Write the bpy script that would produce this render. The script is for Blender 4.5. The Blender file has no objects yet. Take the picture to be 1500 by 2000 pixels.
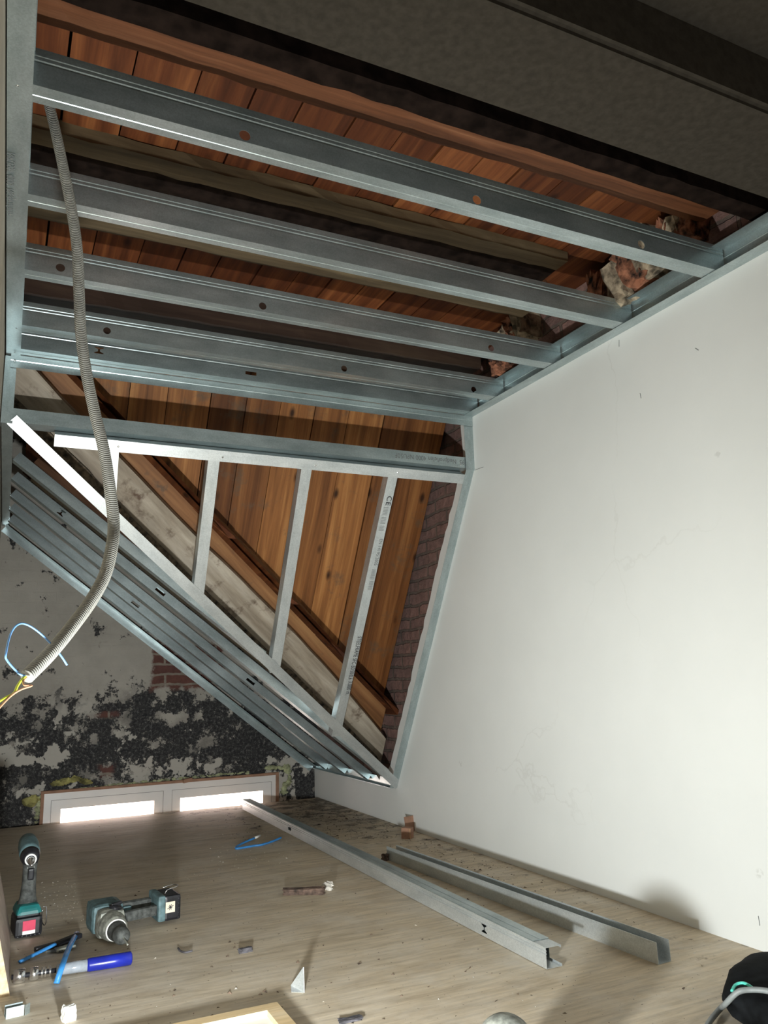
import bpy, bmesh, math, random
from mathutils import Vector, Matrix, Euler
random.seed(7)
C = bpy.context.scene.collection
# ------------------------------------------------------------------ camera
S = 1.9            # room unit in metres (camera to right wall)
EYE = 0.397        # camera height above the loft floor, in room units
F_PX = 1541.05
ROT = ((0.90052665,-0.43395351,-0.02713132),(0.06372722,0.19345536,-0.97903721),(0.43010534,0.87992009,0.20186636))
cam_d = bpy.data.cameras.new('camera'); cam = bpy.data.objects.new('camera', cam_d); C.objects.link(cam)
cam_d.sensor_fit = 'VERTICAL'; cam_d.sensor_height = 36; cam_d.lens = F_PX/2000*36; cam_d.clip_start = 0.02
r, d, f = (Vector(v) for v in ROT)
cam.matrix_world = Matrix(((r.x,-d.x,-f.x,0),(r.y,-d.y,-f.y,0),(r.z,-d.z,-f.z,EYE*S),(0,0,0,1)))
bpy.context.scene.camera = cam
RC, DC, FC = r, d, f
def P(x, y, z): return Vector((x*S, y*S, (z+EYE)*S))           # room units -> world metres
def ray(px, py):
    a, b = (px-750)/F_PX, (py-1000)/F_PX
    return RC*a + DC*b + FC
def az(px, py, z): w = ray(px, py); return w*(z/w.z)            # point on a horizontal plane (room units)
def ay(px, py, y): w = ray(px, py); return w*(y/w.y)
def ax(px, py, x): w = ray(px, py); return w*(x/w.x)
def ap(px, py, p0, n): w = ray(px, py); return w*(p0.dot(n)/w.dot(n))
def U(v): return P(v[0], v[1], v[2])
# ------------------------------------------------------------------ world, light, exposure
vs = bpy.context.scene.view_settings
vs.view_transform = 'Standard'; vs.look = 'None'; vs.gamma = 1; vs.use_curve_mapping = False; vs.exposure = 0.0
w = bpy.data.worlds.new('daylight'); bpy.context.scene.world = w; w.use_nodes = True
bg = w.node_tree.nodes['Background']; bg.inputs[0].default_value = (1.0, .80, .72, 1); bg.inputs[1].default_value = 11.0
LAMP = Vector((.114, .49, -.299))
def lamp(name, loc, direction, size, power, color):
    l = bpy.data.lights.new(name, 'AREA'); l.shape = 'RECTANGLE'; l.size = size[0]; l.size_y = size[1]; l.energy = power; l.color = color
    o = bpy.data.objects.new(name, l); C.objects.link(o); o.location = U(loc)
    o.rotation_euler = Vector(direction).to_track_quat('-Z', 'Y').to_euler()
    return o
lamp('work_light', LAMP, (.30, .92, .22), (.065, .055), 45, (.95, 1.0, 1.0))
lamp('rear_fill_light', Vector((.45, -.80, .38)), (.05, .80, -.60), (1.5, .7), 7.5, (1.0, .95, .88))      # unseen fill light added behind the viewer to lift the shadowed areas

# ------------------------------------------------------------------ materials
def new_mat(name):
    m = bpy.data.materials.new(name); m.use_nodes = True
    return m, m.node_tree.nodes, m.node_tree.links, m.node_tree.nodes['Principled BSDF']
def noise(N, L, src, scale, detail=4, rough=.55, mapping=None, dist=0):
    n = N.new('ShaderNodeTexNoise'); n.inputs['Scale'].default_value = scale; n.inputs['Detail'].default_value = detail
    n.inputs['Roughness'].default_value = rough; n.inputs['Distortion'].default_value = dist
    if mapping:
        mp = N.new('ShaderNodeMapping'); mp.inputs['Scale'].default_value = mapping; L.new(src, mp.inputs[0]); src = mp.outputs[0]
    L.new(src, n.inputs['Vector']); return n.outputs['Fac']
def ramp(N, L, src, stops, interp='LINEAR'):
    rr = N.new('ShaderNodeValToRGB'); e = rr.color_ramp.elements; rr.color_ramp.interpolation = interp
    for i, (p, c) in enumerate(stops):
        if i > 1: e.new(p)
        e[i].position = p; e[i].color = (c[0], c[1], c[2], 1) if hasattr(c, '__len__') else (c, c, c, 1)
    L.new(src, rr.inputs[0]); return rr.outputs[0]
def mixc(N, L, fac, a, b, mode='MIX'):
    m = N.new('ShaderNodeMix'); m.data_type = 'RGBA'; m.blend_type = mode; m.clamp_factor = True
    for s, v in ((m.inputs[0], fac), (m.inputs[6], a), (m.inputs[7], b)):
        if hasattr(v, 'is_output'): L.new(v, s)
        elif hasattr(v, '__len__'): s.default_value = (v[0], v[1], v[2], 1)
        else: s.default_value = v
    return m.outputs[2]
def math_(N, L, op, a, b=None, clamp=False):
    m = N.new('ShaderNodeMath'); m.operation = op; m.use_clamp = clamp
    for s, v in zip(m.inputs, (a, b)):
        if v is None: continue
        if hasattr(v, 'is_output'): L.new(v, s)
        else: s.default_value = v
    return m.outputs[0]
def bump(N, L, B, h, strength=.3, dist=.01):
    b = N.new('ShaderNodeBump'); b.inputs['Strength'].default_value = strength; b.inputs['Distance'].default_value = dist
    L.new(h, b.inputs['Height']); L.new(b.outputs[0], B.inputs['Normal'])
def obc(N): return N.new('ShaderNodeTexCoord').outputs['Object']
def simple(name, col, rough=.5, metal=0, var=.12, scale=30, bmp=.1, spec=.5):
    m, N, L, B = new_mat(name); o = obc(N)
    n = noise(N, L, o, scale)
    dark = tuple(c*(1-var*2) for c in col); lite = tuple(min(1, c*(1+var)) for c in col)
    L.new(ramp(N, L, n, [(.35, dark), (.65, lite)]), B.inputs['Base Color'])
    B.inputs['Roughness'].default_value = rough; B.inputs['Metallic'].default_value = metal
    B.inputs['Specular IOR Level'].default_value = spec
    if bmp: bump(N, L, B, n, bmp, .002)
    return m
def galv(name, a=(.40,.44,.46), b=(.60,.64,.65), rough=.42, metal=.8):
    m, N, L, B = new_mat(name); o = obc(N)
    v = N.new('ShaderNodeTexVoronoi'); v.inputs['Scale'].default_value = 330; L.new(o, v.inputs['Vector'])
    n = noise(N, L, o, 6, 5, .6, (1, 3, 3)); n2 = noise(N, L, o, 2.0, 3, .6)
    base = mixc(N, L, ramp(N, L, n, [(.3, 0), (.7, 1)]), a, b)
    sp = ramp(N, L, v.outputs['Color'], [(.2, .9), (.8, 1.05)])
    base = mixc(N, L, 1.0, base, sp, 'MULTIPLY')
    L.new(base, B.inputs['Base Color']); B.inputs['Metallic'].default_value = metal
    L.new(ramp(N, L, n2, [(.3, rough-.08), (.7, rough+.1)]), B.inputs['Roughness'])
    bump(N, L, B, n, .08, .002)
    return m
def wood(name, a, b, c, grain=(1.2, 26, 26), rough=.6, wash=None, knots=True, attr=False, stain=None, bmp=.25):
    """a dark, b mid, c light tone; grain scale per axis"""
    m, N, L, B = new_mat(name); o = obc(N)
    vec = o
    if attr:
        at = N.new('ShaderNodeAttribute'); at.attribute_name = 'tone'
        ad = N.new('ShaderNodeVectorMath'); ad.operation = 'ADD'; L.new(o, ad.inputs[0])
        sc = N.new('ShaderNodeVectorMath'); sc.operation = 'SCALE'; L.new(at.outputs['Vector'], sc.inputs[0]); sc.inputs['Scale'].default_value = 9
        L.new(sc.outputs[0], ad.inputs[1]); vec = ad.outputs[0]
    n = noise(N, L, vec, 1.0, 7, .62, grain, .6)
    g2 = tuple(x*4 for x in grain); nf = noise(N, L, vec, 1.0, 3, .6, g2)
    col = ramp(N, L, n, [(.25, a), (.5, b), (.75, c)])
    col = mixc(N, L, .35, col, ramp(N, L, nf, [(.3, .45), (.65, 1.1)]), 'MULTIPLY')
    if attr:
        t = ramp(N, L, at.outputs['Fac'], [(0, (.62,.55,.5)), (.5, (.95,.9,.85)), (1, (1.35,1.35,1.3))])
        col = mixc(N, L, 1, col, t, 'MULTIPLY')
    if knots:
        v = N.new('ShaderNodeTexVoronoi'); v.inputs['Scale'].default_value = 1; v.inputs['Randomness'].default_value = 1
        mp = N.new('ShaderNodeMapping'); mp.inputs['Scale'].default_value = tuple(4 if g < 5 else 8.5 for g in grain)
        L.new(vec, mp.inputs[0]); L.new(mp.outputs[0], v.inputs['Vector'])
        k = ramp(N, L, v.outputs['Distance'], [(.06, 1), (.15, 0)])
        col = mixc(N, L, k, col, tuple(x*.45 for x in a))
    if wash:
        nw = noise(N, L, vec, 1.0, 8, .7, tuple(x*.6+1 for x in grain))
        col = mixc(N, L, ramp(N, L, nw, [(wash[1], 0), (wash[2], 1)]), col, wash[0])
    if stain:
        ns = noise(N, L, o, stain[1], 6, .7)
        col = mixc(N, L, ramp(N, L, ns, [(stain[2], 0), (stain[3], 1)]), col, stain[0])
    L.new(col, B.inputs['Base Color']); B.inputs['Roughness'].default_value = rough
    B.inputs['Specular IOR Level'].default_value = .25
    bump(N, L, B, n, bmp, .004)
    return m
M = {}
M['galv'] = galv('galvanised_steel', (.36,.43,.44), (.57,.65,.66), .34)
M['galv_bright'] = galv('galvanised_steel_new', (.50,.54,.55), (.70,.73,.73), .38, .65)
M['galv_dark'] = galv('galvanised_steel_dull', (.28,.32,.33), (.42,.46,.46), .48, .8)
M['deck'] = wood('deck_boards', (.045,.013,.005), (.12,.036,.012), (.23,.085,.028), (26, 1.2, 1.2), attr=True)
M['slope'] = wood('slope_boards', (.085,.030,.010), (.235,.095,.030), (.42,.20,.07), (24, 1.0, 1.0), attr=True, stain=((.10,.075,.05), 5, .56, .72))
M['beam'] = wood('old_beam', (.035,.016,.009), (.12,.055,.028), (.24,.125,.065), (1.1, 20, 20), knots=False)
M['beam_red'] = wood('reddish_beam', (.05,.018,.009), (.17,.065,.028), (.30,.14,.07), (1.1, 20, 20), knots=False)
M['beam_tan'] = wood('tan_beam', (.05,.034,.019), (.13,.092,.05), (.22,.165,.095), (1.1, 18, 18), knots=False)
M['black_wood'] = simple('near_black_wood', (.014,.009,.007), .95, 0, .3, 20, .2, .05)  # near-black wood; one plank uses it to paint a shaded strip
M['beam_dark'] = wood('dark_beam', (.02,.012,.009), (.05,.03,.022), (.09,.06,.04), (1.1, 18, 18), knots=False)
M['rafter'] = wood('brown_rafter', (.09,.035,.012), (.24,.11,.045), (.38,.2,.085), (.9, 14, 14), knots=False, stain=((.08,.06,.045), 7, .6, .75))
M['limed'] = wood('limed_rafter', (.14,.10,.07), (.30,.25,.19), (.50,.44,.36), (1.4, 12, 12), knots=False, stain=((.09,.055,.035), 8, .56, .7))
M['crumbly'] = simple('crumbly_mortar', (.10,.075,.05), .95, 0, .45, 38, 1.0)
M['newwood'] = wood('new_timber', (.50,.36,.19), (.66,.50,.29), (.76,.62,.42), (1.2, 22, 22), knots=False, bmp=.1)
M['ply_edge'] = simple('ply_edge', (.72,.55,.34), .7, 0, .2, 60)
M['ply_face'] = wood('ply_board_face', (.34,.27,.22), (.42,.34,.28), (.5,.42,.35), (1, 14, 14), knots=False, bmp=.05)

# plaster wall
m, N, L, B = new_mat('white_plaster'); o = obc(N)
n = noise(N, L, o, 1.3, 5, .6); n2 = noise(N, L, o, 14, 4, .6)
col = ramp(N, L, n, [(.3, (.75,.765,.745)), (.7, (.81,.825,.805))])
sp = N.new('ShaderNodeTexVoronoi'); sp.inputs['Scale'].default_value = 3.3; L.new(o, sp.inputs['Vector'])
nn = noise(N, L, o, 60, 2, .5)
k = math_(N, L, 'MULTIPLY', ramp(N, L, sp.outputs['Distance'], [(.03, 1), (.055, 0)]), ramp(N, L, nn, [(.5, 0), (.56, 1)]))
col = mixc(N, L, math_(N, L, 'MULTIPLY', k, .22), col, (.30,.29,.26))
ve = N.new('ShaderNodeTexVoronoi'); ve.feature = 'DISTANCE_TO_EDGE'; ve.inputs['Scale'].default_value = .9
wv = N.new('ShaderNodeVectorMath'); wv.operation = 'ADD'; L.new(o, wv.inputs[0]); nd = N.new('ShaderNodeTexNoise'); nd.inputs['Scale'].default_value = 5; nd.inputs['Detail'].default_value = 6; L.new(o, nd.inputs['Vector']); sv = N.new('ShaderNodeVectorMath'); sv.operation = 'SCALE'; sv.inputs['Scale'].default_value = .25; L.new(nd.outputs['Color'], sv.inputs[0]); L.new(sv.outputs[0], wv.inputs[1]); L.new(wv.outputs[0], ve.inputs['Vector'])
ck = math_(N, L, 'MULTIPLY', ramp(N, L, ve.outputs['Distance'], [(.0012, 1), (.0025, 0)]), ramp(N, L, noise(N, L, o, 1.1, 2, .5), [(.55, 0), (.65, .16)]))
col = mixc(N, L, ck, col, (.42,.40,.36))
L.new(col, B.inputs['Base Color']); B.inputs['Roughness'].default_value = .75; B.inputs['Specular IOR Level'].default_value = .25
bump(N, L, B, math_(N, L, 'ADD', n2, math_(N, L, 'MULTIPLY', n, 3.0)), .18, .006)
M['plaster'] = m
M['cream'] = simple('cream_paint', (.50,.45,.36), .8, 0, .06, 4, .05)

# brick (vertical wall in the YZ plane)
def brickmat(name, c1, c2, mortar, swap, bw=.21, rh=.062, msize=.008):
    m, N, L, B = new_mat(name); o = obc(N)
    sep = N.new('ShaderNodeSeparateXYZ'); L.new(o, sep.inputs[0]); cb = N.new('ShaderNodeCombineXYZ')
    L.new(sep.outputs['Y' if swap else 'X'], cb.inputs[0]); L.new(sep.outputs['Z'], cb.inputs[1])
    dn = noise(N, L, o, 9, 3, .6)
    ad = N.new('ShaderNodeVectorMath'); ad.operation = 'ADD'; L.new(cb.outputs[0], ad.inputs[0])
    c3 = N.new('ShaderNodeCombineXYZ'); L.new(math_(N, L, 'MULTIPLY', dn, .03), c3.inputs[0]); L.new(math_(N, L, 'MULTIPLY', dn, .03), c3.inputs[1])
    L.new(c3.outputs[0], ad.inputs[1])
    bt = N.new('ShaderNodeTexBrick'); L.new(ad.outputs[0], bt.inputs['Vector']); bt.inputs['Scale'].default_value = 1
    bt.inputs['Brick Width'].default_value = bw; bt.inputs['Row Height'].default_value = rh; bt.inputs['Mortar Size'].default_value = msize
    bt.inputs['Mortar Smooth'].default_value = .3
    bt.inputs['Color1'].default_value = (*c1, 1); bt.inputs['Color2'].default_value = (*c2, 1); bt.inputs['Mortar'].default_value = (*mortar, 1)
    nz = noise(N, L, o, 22, 5, .65)
    col = mixc(N, L, .6, bt.outputs['Color'], ramp(N, L, nz, [(.3, .45), (.7, 1.25)]), 'MULTIPLY')
    return m, N, L, B, o, bt, col, nz
m, N, L, B, o, bt, col, nz = brickmat('rough_brick', (.27,.15,.125), (.19,.115,.10), (.15,.11,.09), True)
L.new(col, B.inputs['Base Color']); B.inputs['Roughness'].default_value = .9
bump(N, L, B, math_(N, L, 'ADD', math_(N, L, 'MULTIPLY', bt.outputs['Fac'], -1.2), nz), 1.0, .012)
M['brick'] = m
M['brick_lump'] = simple('broken_brick', (.33,.14,.08), .95, 0, .5, 24, 1.0)
M['mortar_lump'] = simple('old_mortar', (.38,.31,.22), .95, 0, .4, 30, 1.0)

# far wall: plaster, soot, bare bricks
m, N, L, B, o, bt, bcol, nz = brickmat('sooty_wall', (.17,.065,.045), (.11,.045,.038), (.25,.21,.17), False)
sep = N.new('ShaderNodeSeparateXYZ'); L.new(o, sep.inputs[0]); X, Z = sep.outputs['X'], sep.outputs['Z']
base = ramp(N, L, noise(N, L, o, 2.2, 6, .65), [(.3, (.33,.305,.265)), (.7, (.50,.465,.41))])
blot = noise(N, L, o, 7, 9, .72); big = noise(N, L, o, 2.3, 4, .6)
# soot stands below a ragged level
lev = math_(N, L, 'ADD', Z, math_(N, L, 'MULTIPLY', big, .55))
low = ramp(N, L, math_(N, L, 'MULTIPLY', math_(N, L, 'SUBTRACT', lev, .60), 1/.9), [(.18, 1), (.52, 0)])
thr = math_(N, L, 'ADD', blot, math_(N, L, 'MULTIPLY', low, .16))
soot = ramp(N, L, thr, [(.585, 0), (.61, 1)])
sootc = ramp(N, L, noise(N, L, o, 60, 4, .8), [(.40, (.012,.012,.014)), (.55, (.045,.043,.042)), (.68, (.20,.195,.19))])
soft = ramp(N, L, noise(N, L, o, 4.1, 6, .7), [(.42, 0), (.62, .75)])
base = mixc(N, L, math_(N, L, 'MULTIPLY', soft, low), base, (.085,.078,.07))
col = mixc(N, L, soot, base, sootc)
# pale remnants of plaster
pal = ramp(N, L, noise(N, L, o, 5.3, 7, .62), [(.578, 0), (.592, 1)])
col = mixc(N, L, math_(N, L, 'MULTIPLY', pal, low), col, (.48,.45,.40))
# bare brick patches
def patch(x0, x1, z0, z1, soft=.02):
    wob = math_(N, L, 'MULTIPLY', math_(N, L, 'SUBTRACT', blot, .5), .16)
    def edge(v, a, sgn):
        t = math_(N, L, 'SUBTRACT', v, a) if sgn > 0 else math_(N, L, 'SUBTRACT', a, v)
        return math_(N, L, 'MULTIPLY', math_(N, L, 'ADD', t, wob), 1/soft, True)
    r1 = math_(N, L, 'MULTIPLY', edge(X, x0, 1), edge(X, x1, -1)); r2 = math_(N, L, 'MULTIPLY', edge(Z, z0, 1), edge(Z, z1, -1))
    return math_(N, L, 'MULTIPLY', r1, r2, True)
for (px0, py0, px1, py1) in ((292, 1252, 440, 1350), (190, 1490, 226, 1526), (168, 1388, 238, 1406), (192, 1250, 214, 1259)):
    a_ = U(ay(px0, py1, 2.64)); b_ = U(ay(px1, py0, 2.64))
    col = mixc(N, L, patch(a_.x, b_.x, a_.z, b_.z), col, bcol)
L.new(col, B.inputs['Base Color']); B.inputs['Roughness'].default_value = .85
bump(N, L, B, math_(N, L, 'ADD', blot, math_(N, L, 'MULTIPLY', bt.outputs['Fac'], -.15)), .5, .01)
M['soot'] = m

# plywood floor
m, N, L, B = new_mat('dusty_plywood'); o = obc(N)
g = noise(N, L, o, 1, 7, .6, (2.2, 14, 4), 1.2); g2 = noise(N, L, o, 1, 4, .6, (7, 70, 10), .4)
sepf = N.new('ShaderNodeSeparateXYZ'); L.new(o, sepf.inputs[0])
col = ramp(N, L, g, [(.28, (.47,.395,.30)), (.5, (.63,.545,.43)), (.72, (.72,.64,.525))])
col = mixc(N, L, .45, col, ramp(N, L, g2, [(.36, .55), (.6, 1.05)]), 'MULTIPLY')
col = mixc(N, L, .6, col, ramp(N, L, math_(N, L, 'ADD', math_(N, L, 'MULTIPLY', sepf.outputs['X'], .35), math_(N, L, 'MULTIPLY', noise(N, L, o, 1.6, 3, .5), .5)), [(.35, (.95,.95,.93)), (.75, (1.0,.90,.72))]), 'MULTIPLY')
dust = noise(N, L, o, 5, 8, .7); col = mixc(N, L, ramp(N, L, dust, [(.45, 0), (.75, .6)]), col, (.74,.69,.61))
dirt = noise(N, L, o, 9, 9, .75)
# dirt gathered along the far right wall
dr = math_(N, L, 'ADD', math_(N, L, 'MULTIPLY', sepf.outputs['X'], .16), math_(N, L, 'MULTIPLY', sepf.outputs['Y'], .055))
col = mixc(N, L, ramp(N, L, math_(N, L, 'ADD', dirt, math_(N, L, 'SUBTRACT', dr, .42)), [(.56, 0), (.66, .85)]), col, (.085,.055,.035))
spk = noise(N, L, o, 90, 2, .5); col = mixc(N, L, ramp(N, L, spk, [(.70, 0), (.73, .8)]), col, (.10,.07,.045))
L.new(col, B.inputs['Base Color']); B.inputs['Roughness'].default_value = .62; bump(N, L, B, g2, .25, .002)
M['floor'] = m

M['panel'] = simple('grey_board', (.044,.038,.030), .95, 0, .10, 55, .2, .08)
M['white_frame'] = simple('white_lacquer', (.80,.78,.76), .35, 0, .02, 5, 0)
M['seal'] = simple('dark_seal', (.10,.08,.08), .6, 0, 0, 5, 0)
M['foam'] = simple('yellow_foam', (.36,.33,.12), .9, 0, .35, 18, 1.0)
M['foam_pale'] = simple('pale_foam', (.44,.46,.27), .9, 0, .3, 18, 1.0)
M['conduit'] = simple('grey_conduit', (.25,.245,.22), .5, 0, .08, 20, 0)
M['blue'] = simple('blue_insulation', (.045,.25,.62), .4, 0, .08, 30, 0)
M['paleblue'] = simple('pale_blue_insulation', (.16,.34,.66), .4, 0, .05, 30, 0)
M['yellow'] = simple('yellow_green_insulation', (.55,.62,.06), .4, 0, .05, 30, 0)
M['green'] = simple('green_stripe', (.07,.36,.10), .4, 0, .05, 30, 0)
M['brownwire'] = simple('brown_insulation', (.42,.22,.13), .45, 0, .05, 30, 0)
M['white'] = simple('white_plastic', (.80,.80,.77), .5, 0, .02, 30, 0)
M['black'] = simple('black_plastic', (.012,.012,.016), .42, 0, .3, 40, .1)
M['teal'] = simple('teal_plastic', (.012,.16,.16), .45, 0, .12, 25, .1)
M['teal_dusty'] = simple('dusty_teal', (.10,.17,.185), .6, 0, .2, 45, .15)
M['rubber'] = simple('dusty_rubber', (.075,.08,.075), .75, 0, .3, 60, .2)
M['dustymetal'] = simple('dusty_cast_metal', (.30,.31,.27), .55, .25, .25, 60, .2)
M['chrome'] = simple('bright_steel', (.75,.76,.78), .2, 1, .05, 30, 0)
M['red'] = simple('red_label', (.62,.03,.09), .5, 0, .05, 60, 0)
M['label'] = simple('cream_label', (.80,.70,.55), .5, 0, .05, 60, 0)
M['navy'] = simple('blue_plastic', (.012,.022,.30), .25, 0, .1, 20, 0)
M['clear'] = simple('clear_plastic', (.30,.33,.37), .12, 0, .1, 40, 0)
M['fabric'] = simple('black_fabric', (.006,.007,.008), .9, 0, .35, 25, .5, .12)
M['mint'] = simple('mint_piping', (.10,.62,.50), .5, 0, .05, 30, 0)
M['greycable'] = simple('grey_cable', (.22,.24,.24), .5, 0, .1, 30, 0)
M['slate'] = simple('slate_chip', (.085,.08,.09), .7, 0, .3, 30, .5)
M['barkchip'] = simple('brown_chip', (.13,.085,.065), .85, 0, .35, 50, .6)
M['ink'] = simple('ink', (.03,.03,.035), .6, 0, 0, 5, 0)
M['ink_faint'] = simple('faint_ink', (.16,.17,.17), .6, 0, 0, 5, 0)
M['cardboard'] = simple('cardboard', (.36,.20,.13), .85, 0, .1, 20, .1)
M['blockend'] = simple('block_end', (.62,.42,.20), .8, 0, .15, 40, .1)
M['debris'] = simple('debris', (.16,.11,.08), .9, 0, .6, 30, .3)
M['debris_pale'] = simple('pale_crumbs', (.68,.64,.58), .9, 0, .2, 30, .3)
M['brass'] = simple('yellow_strip', (.62,.40,.10), .6, 0, .15, 20, .1)
m, N, L, B = new_mat('window_glass')
N.remove(B); tr = N.new('ShaderNodeBsdfTransparent'); gl = N.new('ShaderNodeBsdfGlossy'); gl.inputs['Roughness'].default_value = .02
fr = N.new('ShaderNodeFresnel'); fr.inputs[0].default_value = 1.45; mx = N.new('ShaderNodeMixShader')
L.new(fr.outputs[0], mx.inputs[0]); L.new(tr.outputs[0], mx.inputs[1]); L.new(gl.outputs[0], mx.inputs[2]); L.new(mx.outputs[0], N['Material Output'].inputs[0])
M['glass'] = m

# ------------------------------------------------------------------ mesh helpers
def obj(name, bm, mt, parent=None, mw=None, smooth=False):
    me = bpy.data.meshes.new(name); bmesh.ops.recalc_face_normals(bm, faces=bm.faces); bm.to_mesh(me); bm.free()
    if smooth:
        for p in me.polygons: p.use_smooth = True
    for x in (mt if isinstance(mt, (list, tuple)) else [mt]): me.materials.append(x)
    o = bpy.data.objects.new(name, me); C.objects.link(o)
    if mw is not None: o.matrix_world = mw
    if parent is not None: o.parent = parent
    return o
def tag(o, label, cat, group=None, kind=None):
    if label: o['label'] = label
    if cat: o['category'] = cat
    if group: o['group'] = group
    if kind: o['kind'] = kind
    return o
def struct(o): o['kind'] = 'structure'; return o
def thing(name, label, cat, loc=None, mw=None, group=None):
    o = bpy.data.objects.new(name, None); C.objects.link(o); o.empty_display_size = .05
    if mw is not None: o.matrix_world = mw
    elif loc is not None: o.location = loc
    return tag(o, label, cat, group)
def box(bm, a, b, mat=0):
    a, b = Vector(a), Vector(b)
    vs_ = [bm.verts.new((x, y, z)) for x in (a.x, b.x) for y in (a.y, b.y) for z in (a.z, b.z)]
    for q in ((0,1,3,2),(4,6,7,5),(0,4,5,1),(2,3,7,6),(0,2,6,4),(1,5,7,3)):
        fc = bm.faces.new([vs_[i] for i in q]); fc.material_index = mat
    return vs_
def rbox(bm, c, size, rot=None, bev=0, taper=None):
    """box centred at c, optional Euler rot, bevel, taper=(sx,sy) on the +z end"""
    t = bmesh.new(); s = Vector(size)/2; v = box(t, -s, s)
    if taper:
        for x in t.verts:
            if x.co.z > 0: x.co.x *= taper[0]; x.co.y *= taper[1]
    if bev: bmesh.ops.bevel(t, geom=list(t.edges), offset=bev, segments=2, affect='EDGES', profile=.6)
    mt = Matrix.Translation(c) @ (Euler(rot).to_matrix().to_4x4() if rot else Matrix.Identity(4))
    bmesh.ops.transform(t, matrix=mt, verts=t.verts); join(bm, t)
def join(bm, t):
    me = bpy.data.meshes.new('tmp'); t.to_mesh(me); t.free(); bm.from_mesh(me); bpy.data.meshes.remove(me)
def cyl(bm, p0, p1, r0, r1=None, seg=20, cap=True):
    p0, p1 = Vector(p0), Vector(p1); r1 = r0 if r1 is None else r1
    ax_ = (p1-p0).normalized(); u = ax_.orthogonal().normalized(); v = ax_.cross(u)
    A = [bm.verts.new(p0+(u*math.cos(t)+v*math.sin(t))*r0) for t in (2*math.pi*i/seg for i in range(seg))]
    Bv = [bm.verts.new(p1+(u*math.cos(t)+v*math.sin(t))*r1) for t in (2*math.pi*i/seg for i in range(seg))]
    for i in range(seg): bm.faces.new((A[i], A[(i+1) % seg], Bv[(i+1) % seg], Bv[i]))
    if cap: bm.faces.new(A[::-1]); bm.faces.new(Bv)
def lathe(bm, p0, axis, prof, seg=24):
    """prof: list of (distance along axis, radius)"""
    p0 = Vector(p0); ax_ = Vector(axis).normalized(); u = ax_.orthogonal().normalized(); v = ax_.cross(u); rings = []
    for (t, rr) in prof:
        rings.append([bm.verts.new(p0+ax_*t+(u*math.cos(a)+v*math.sin(a))*max(rr, 1e-4)) for a in (2*math.pi*i/seg for i in range(seg))])
    for A, Bv in zip(rings, rings[1:]):
        for i in range(seg): bm.faces.new((A[i], A[(i+1) % seg], Bv[(i+1) % seg], Bv[i]))
    bm.faces.new(rings[0][::-1]); bm.faces.new(rings[-1])
def prism(bm, pts, ext):
    """closed polygon pts (3D), extruded by vector ext"""
    A = [bm.verts.new(p) for p in pts]; Bv = [bm.verts.new(Vector(p)+Vector(ext)) for p in pts]; n = len(A)
    bm.faces.new(A[::-1]); bm.faces.new(Bv)
    for i in range(n): bm.faces.new((A[i], A[(i+1) % n], Bv[(i+1) % n], Bv[i]))
def spline(pts, n=12):
    pts = [Vector(p) for p in pts]; q = [pts[0]*2-pts[1]] + pts + [pts[-1]*2-pts[-2]]; out = []
    for i in range(1, len(q)-2):
        for k in range(n):
            t = k/n; a, b, c, d_ = q[i-1], q[i], q[i+1], q[i+2]
            out.append(.5*((2*b)+(c-a)*t+(2*a-5*b+4*c-d_)*t*t+(3*b-a-3*c+d_)*t**3))
    out.append(pts[-1]); return out
def tube(bm, pts, rad, seg=12):
    """rad: number or function of (index, length so far)"""
    prev = None; u = None; s = 0; last = None
    rings = []
    for i, p in enumerate(pts):
        t = (pts[min(i+1, len(pts)-1)]-pts[max(i-1, 0)]).normalized()
        u = t.orthogonal().normalized() if u is None else (u-t*u.dot(t)).normalized()
        v = t.cross(u); s += (p-last).length if last is not None else 0; last = p
        rr = rad(i, s) if callable(rad) else rad
        rings.append([bm.verts.new(p+(u*math.cos(a)+v*math.sin(a))*rr) for a in (2*math.pi*k/seg for k in range(seg))])
    for A, Bv in zip(rings, rings[1:]):
        for k in range(seg): bm.faces.new((A[k], A[(k+1) % seg], Bv[(k+1) % seg], Bv[k]))
    bm.faces.new(rings[0][::-1]); bm.faces.new(rings[-1])
def frame_mat(p0, xdir, ydir):
    """matrix with local x along xdir, local y close to ydir"""
    x = Vector(xdir).normalized(); y = Vector(ydir); y = (y-x*y.dot(x)).normalized(); z = x.cross(y)
    return Matrix(((x.x,y.x,z.x,p0.x),(x.y,y.y,z.y,p0.y),(x.z,y.z,z.z,p0.z),(0,0,0,1)))
def beam(name, p0, p1, ydir, wy, wz, mt, parent=None, rough=0, off=(0, 0)):
    """solid timber from p0 to p1, local box y in [0,wy], z in [0,wz]"""
    mw = frame_mat(p0, p1-p0, ydir); ln = (p1-p0).length; bm = bmesh.new()
    n = max(2, int(ln/.06)) if rough else 1
    rows = []
    rnd = random.Random(sum(map(ord, name)) + int(p0.y*1000))
    for i in range(n+1):
        x = ln*i/n
        rows.append([bm.verts.new((x, yy+off[0]+(rnd.uniform(-rough, rough)), zz+off[1]+(rnd.uniform(-rough, rough)))) for yy, zz in ((0,0),(wy,0),(wy,wz),(0,wz))])
    for A, Bv in zip(rows, rows[1:]):
        for k in range(4): bm.faces.new((A[k], A[(k+1) % 4], Bv[(k+1) % 4], Bv[k]))
    bm.faces.new(rows[0][::-1]); bm.faces.new(rows[-1])
    return obj(name, bm, mt, parent, mw)
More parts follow.
